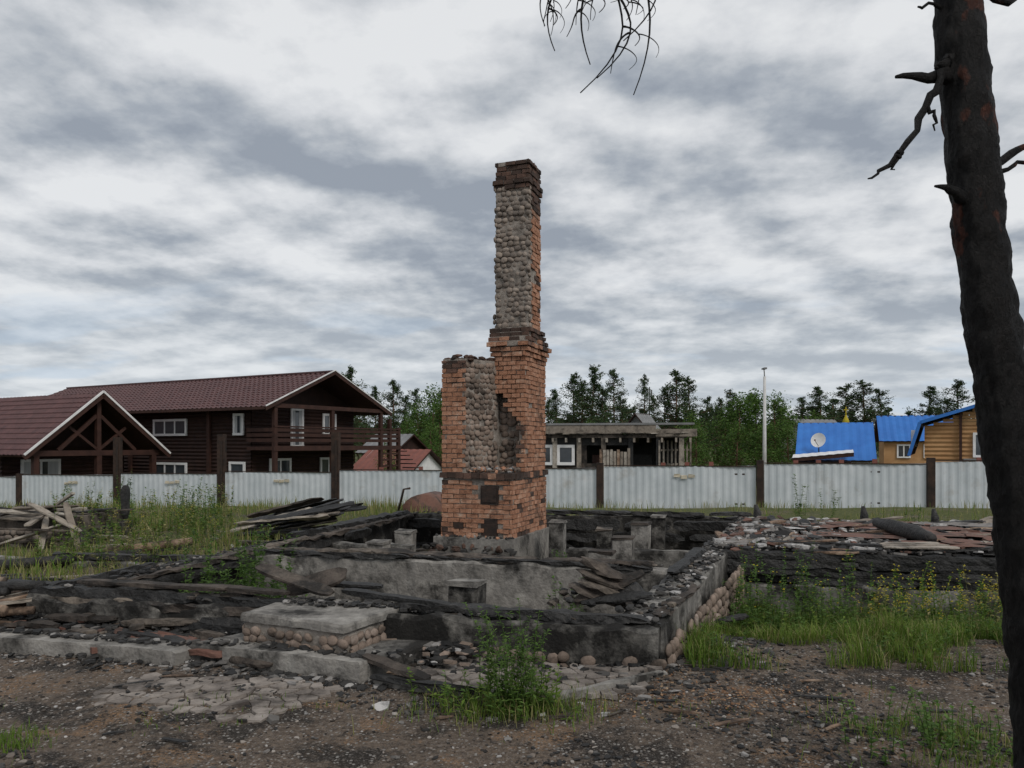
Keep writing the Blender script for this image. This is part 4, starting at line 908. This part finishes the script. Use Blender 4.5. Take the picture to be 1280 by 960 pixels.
for b,Yd,py,sx in((738,80,460,1.1),(718,82,470,1.1),(768,85,464,.95),(697,78,490,1.1),(752,74,486,1.1),(728,76,480,1.1),(846,80,466,1.15),(864,84,474,1.1),(832,82,486,1),(806,90,472,.7),(818,88,496,.8),(880,86,498,1),(915,95,490,1.1),(900,90,500,1),(935,98,494,1.1),(972,100,500,1.1),(685,70,502,.9),(780,78,498,.9),(792,95,510,1),
    (437,85,462,1),(493,85,478,1.1),(470,90,486,1),(515,95,488,1),(548,90,490,1.1),(455,80,500,1),(503,88,496,1),(1002,112,498,1.3),(1028,108,486,1.4),(1056,112,483,1.4),(1082,110,478,1.4),(1105,114,488,1.3),(1160,100,486,1.3),(1198,100,478,1.3),(1180,104,500,1.2),(1230,105,488,1.3),(1270,105,480,1.2)):
    place(pines,'pine_tree',b,Yd,py,sx)
for b,Yd,py,sx in((540,72,490,1.1),(524,70,508,1.1),(552,66,508,1.1),(508,66,526,1),(925,66,500,1.15),(945,68,495,1.1),(968,66,498,1.1),(985,68,515,1),(905,66,513,1.1),(870,60,535,1.1),(862,64,520,1.1),(484,48,557,.9),(955,62,530,1.2),(920,62,533,1.2),(985,62,536,1.2),(700,60,535,1.2),(735,62,532,1.2),(780,64,536,1.2),(815,62,538,1.2),(540,60,535,1.2),(1020,80,520,1.3),(1120,80,530,1.3)):
    place(birs,'birch_tree',b,Yd,py,sx)
for k,o in enumerate(pines):
    if ('pine_tree',k) not in used: o.location=(-30-4*k,95,-1.65)
for k,o in enumerate(birs):
    if ('birch_tree',k) not in used: o.location=(-40-4*k,95,-1.65)
fb=MB()
def belt(x0,x1,y,h,n,s=.9):
    for i in range(n):
        x=R.uniform(x0,x1); hh=h*R.uniform(.6,1.05)*(1+.4*noise.noise(Vector((x*.06,y,0)))); yy=y+R.uniform(-6,6)
        fb.tube([(x,yy,-2),(x,yy,hh*.9)],[.2,.06],BARKP,4)
        for j in range(7):
            t_=j/6; clump(fb,Vector((x+R.gauss(0,.5),yy,hh*(.25+.7*t_))),(2.1-1.3*t_)*h/11,40,s,FARN,.9)
belt(-95,130,135,8,250); belt(-160,260,210,8.5,170,1.4)
fb.obj('distant_trees')
hl=MB(); n_=80
vs=[]
for i in range(n_+1):
    x=-1600+3200*i/n_; hz=14+16*noise.noise(Vector((x*.0022,3,1)))+ (22 if x>200 else 8); vs+=[(x,1300,-5),(x,1350,hz)]
hl.add(vs,[(2*i,2*i+2,2*i+3,2*i+1) for i in range(n_)],pm('hazy_hill',[(0,(.06,.09,.13)),(1,(.08,.11,.15))],.01,.95,0),True); hl.obj('distant_hills')
# ------------------------------------------------------------------ dead tree
R.seed(5)
T=MB()
ctr=[(2.50,3.5,-.15),(2.47,3.5,.1),(2.43,3.5,.5),(2.385,3.5,.95),(2.315,3.5,1.5),(2.225,3.5,2.06),(2.165,3.5,2.45),(2.115,3.5,2.86),(2.075,3.5,3.3),(2.03,3.5,3.77),(1.99,3.52,4.3),(1.93,3.55,5.2),(1.85,3.6,6.6)]
rr=[.19,.15,.128,.122,.118,.113,.108,.106,.104,.1,.094,.08,.05]
pts=[];rs=[]
for i in range(len(ctr)-1):
    for j in range(22):
        f=j/22; pts.append(Vector(ctr[i]).lerp(Vector(ctr[i+1]),f)); rs.append(rr[i]+(rr[i+1]-rr[i])*f)
T.tube(pts,rs,BARK,56,True,.13,9)
def bough(P_,R_,mat=BARK,sub=4,n=8,w_=.012):
    P_=[Vector(p) for p in P_]; a=[];b=[]
    for i in range(len(P_)-1):
        for j in range(sub):
            f=j/sub; a.append(P_[i].lerp(P_[i+1],f)+Vector((R.uniform(-w_,w_),R.uniform(-w_,w_),R.uniform(-w_,w_)))*(1 if i+j else 0)); b.append((R_[i]+(R_[i+1]-R_[i])*f)*R.uniform(.85,1.15))
    a.append(P_[-1]); b.append(R_[-1]); T.tube(a,b,mat,n,True,.1,20)
bough([(2.03,3.5,3.45),(1.93,3.45,3.42),(1.84,3.4,3.24),(1.70,3.35,3.02),(1.62,3.33,2.96),(1.53,3.3,2.89)],[.028,.018,.016,.012,.010,.003])
bough([(1.70,3.35,3.02),(1.66,3.33,3.0),(1.66,3.33,2.94)],[.012,.01,.003]); bough([(1.84,3.4,3.24),(1.86,3.38,3.2),(1.85,3.36,3.12)],[.01,.008,.003])
bough([(2.0,3.48,3.42),(1.88,3.45,3.40),(1.71,3.42,3.385)],[.04,.022,.008]); bough([(1.98,3.46,3.47),(1.935,3.45,3.45),(1.9,3.45,3.44)],[.04,.02,.008])
bough([(2.1,3.48,2.86),(1.97,3.42,2.87),(1.86,3.38,2.885)],[.045,.022,.005])
bough([(2.15,3.5,3.0),(2.26,3.5,3.06),(2.4,3.5,3.12)],[.025,.018,.012]); bough([(2.2,3.5,2.98),(2.3,3.5,3.03),(2.4,3.48,3.02),(2.5,3.45,3.1)],[.012,.01,.008,.004])
bough([(2.05,3.5,3.85),(2.25,3.5,3.76),(2.4,3.5,3.9)],[.02,.014,.008]); bough([(2.0,3.5,3.72),(1.9,3.48,3.74),(1.83,3.46,3.72)],[.012,.008,.004])
bough([(1.98,3.52,4.35),(1.5,3.5,4.3),(1.0,3.48,4.12),(.55,3.45,3.98),(.25,3.42,3.86),(.0,3.4,3.80)],[.035,.03,.024,.018,.010,.005])
def droop(p,dx,dz,hook,r0,side,lvl=0):
    p=Vector(p); P_=[]; k=14
    for i in range(k+1):
        t_=i/k; P_.append(p+Vector((dx*math.sin(t_*1.9)-hook*max(0,t_-.6)**2*6,-.04*t_,-dz*(t_**1.5))))
    T.tube(P_,[r0*(1-.68*i/k)*R.uniform(.9,1.1) for i in range(k+1)],BARK,5)
    for j in range(side):
        i=int(k*(.15+.6*(j+R.random())/max(1,side))); s_=R.choice([-1,1])
        droop(P_[i],s_*R.uniform(.03,.09),R.uniform(.06,.2)*(1.2 if lvl==0 else .7),R.uniform(0,.04),r0*.62,1 if lvl==0 else 0,lvl+1)
for a in(((.55,3.45,4.0),.07,.70,.08,.0085,2),((.30,3.42,3.88),.24,.52,.16,.0085,3),((.44,3.44,3.95),-.14,.52,-.04,.0085,5),((.32,3.42,3.88),-.17,.40,-.03,.0075,4),((.22,3.42,3.85),-.10,.26,-.02,.0065,3),((.62,3.45,4.0),.03,.46,.16,.0075,0),((.38,3.43,3.92),.12,.62,.20,.008,2)): droop(*a)
T.obj('charred_dead_tree')
# ------------------------------------------------------------------ camera / light / sky
cam=bpy.data.cameras.new('camera'); co=bpy.data.objects.new('camera',cam); sc.collection.objects.link(co); sc.camera=co
co.location=(0,0,1.75); co.rotation_euler=(rad(90),0,0); cam.sensor_width=36; cam.lens=27; cam.shift_y=.0586; cam.clip_end=6000; cam.clip_start=.05
s=bpy.data.lights.new('sun','SUN'); s.energy=1.5; s.angle=rad(20); s.color=(1,.96,.9); so=bpy.data.objects.new('sun',s); sc.collection.objects.link(so)
az=rad(145); el=rad(44)
d=Vector((math.sin(az)*math.cos(el),math.cos(az)*math.cos(el),math.sin(el))); so.rotation_euler=d.to_track_quat('Z','Y').to_euler()
wd=bpy.data.worlds.new('World'); sc.world=wd; wd.use_nodes=True; nt=wd.node_tree;N=nt.nodes;L=nt.links
bg=N['Background']; bg.inputs[1].default_value=.14
sky=N.new('ShaderNodeTexSky'); sky.sky_type='NISHITA'; sky.sun_disc=False; sky.sun_elevation=el; sky.sun_rotation=az
tc=N.new('ShaderNodeTexCoord'); sp=N.new('ShaderNodeSeparateXYZ'); L.new(tc.outputs['Generated'],sp.inputs[0])
def M(op,a,b=None,c=None):
    n=N.new('ShaderNodeMath'); n.operation=op
    for i,x in enumerate((a,b,c)):
        if x is None: continue
        if isinstance(x,(int,float)): n.inputs[i].default_value=x
        else: L.new(x,n.inputs[i])
    return n.outputs[0]
zc=M('MAXIMUM',sp.outputs[2],0.0); inv=M('DIVIDE',1.0,M('ADD',zc,.2))
cx=M('MULTIPLY',sp.outputs[0],inv); cy=M('MULTIPLY',sp.outputs[1],inv)
cv=N.new('ShaderNodeCombineXYZ'); L.new(cx,cv.inputs[0]); L.new(cy,cv.inputs[1])
def cn(scale,detail,rough,sc3,loc=(0,0,0)):
    mp=N.new('ShaderNodeMapping'); mp.inputs['Scale'].default_value=sc3; mp.inputs['Location'].default_value=loc; mp.inputs['Rotation'].default_value=(0,0,.15); L.new(cv.outputs[0],mp.inputs[0])
    n=N.new('ShaderNodeTexNoise'); n.inputs['Scale'].default_value=scale; n.inputs['Detail'].default_value=detail; n.inputs['Roughness'].default_value=rough; L.new(mp.outputs[0],n.inputs[0]); return n.outputs[0]
big=cn(.8,2,.5,(1,1,1),(7.4,1.6,0)); med=cn(1.9,9,.56,(1,1,1),(2.2,5.3,0)); med2=cn(1.9,9,.56,(1,1,1),(2.24,5.18,0))
rel=M('MULTIPLY',M('SUBTRACT',med,med2),1.0)
f=M('ADD',M('ADD',M('MULTIPLY',big,.5),M('MULTIPLY',med,.5)),rel)
cr=N.new('ShaderNodeValToRGB'); L.new(f,cr.inputs[0]); e_=cr.color_ramp.elements
for _ in range(4): e_.new(.5)
for i,(p,c) in enumerate(((.32,(.27,.30,.345)),(.40,(.345,.375,.415)),(.46,(.43,.455,.485)),(.52,(.515,.535,.56)),(.58,(.60,.615,.635)),(.68,(.70,.71,.72)))): e_[i].position=p; e_[i].color=(*c,1)
scl=N.new('ShaderNodeVectorMath'); scl.operation='SCALE'; scl.inputs['Scale'].default_value=8.1; L.new(cr.outputs[0],scl.inputs[0])
gap=N.new('ShaderNodeMapRange'); gap.inputs[1].default_value=.46; gap.inputs[2].default_value=.38; gap.inputs[4].default_value=.7; L.new(cn(1.7,7,.55,(.7,1.3,1),(9,2,0)),gap.inputs[0])
lowz=N.new('ShaderNodeMapRange'); lowz.inputs[1].default_value=.22; lowz.inputs[2].default_value=.05; L.new(zc,lowz.inputs[0])
gf=M('MULTIPLY',gap.outputs[0],lowz.outputs[0])
mx=N.new('ShaderNodeMix'); mx.data_type='RGBA'; L.new(gf,mx.inputs[0]); L.new(scl.outputs[0],mx.inputs[6]); mx.inputs[7].default_value=(3.0,3.9,5.0,1)
mx3=N.new('ShaderNodeMix'); mx3.data_type='RGBA'; mx3.inputs[0].default_value=.05; L.new(mx.outputs[2],mx3.inputs[6]); L.new(sky.outputs[0],mx3.inputs[7])
hz=N.new('ShaderNodeMapRange'); hz.inputs[1].default_value=.2; hz.inputs[2].default_value=.04; hz.inputs[4].default_value=.5; L.new(zc,hz.inputs[0])
mx2=N.new('ShaderNodeMix'); mx2.data_type='RGBA'; L.new(hz.outputs[0],mx2.inputs[0]); L.new(mx3.outputs[2],mx2.inputs[6]); mx2.inputs[7].default_value=(4.7,5.1,5.5,1)
L.new(mx2.outputs[2],bg.inputs[0])
sc.view_settings.view_transform='Standard'; sc.view_settings.look='None'; sc.view_settings.exposure=0
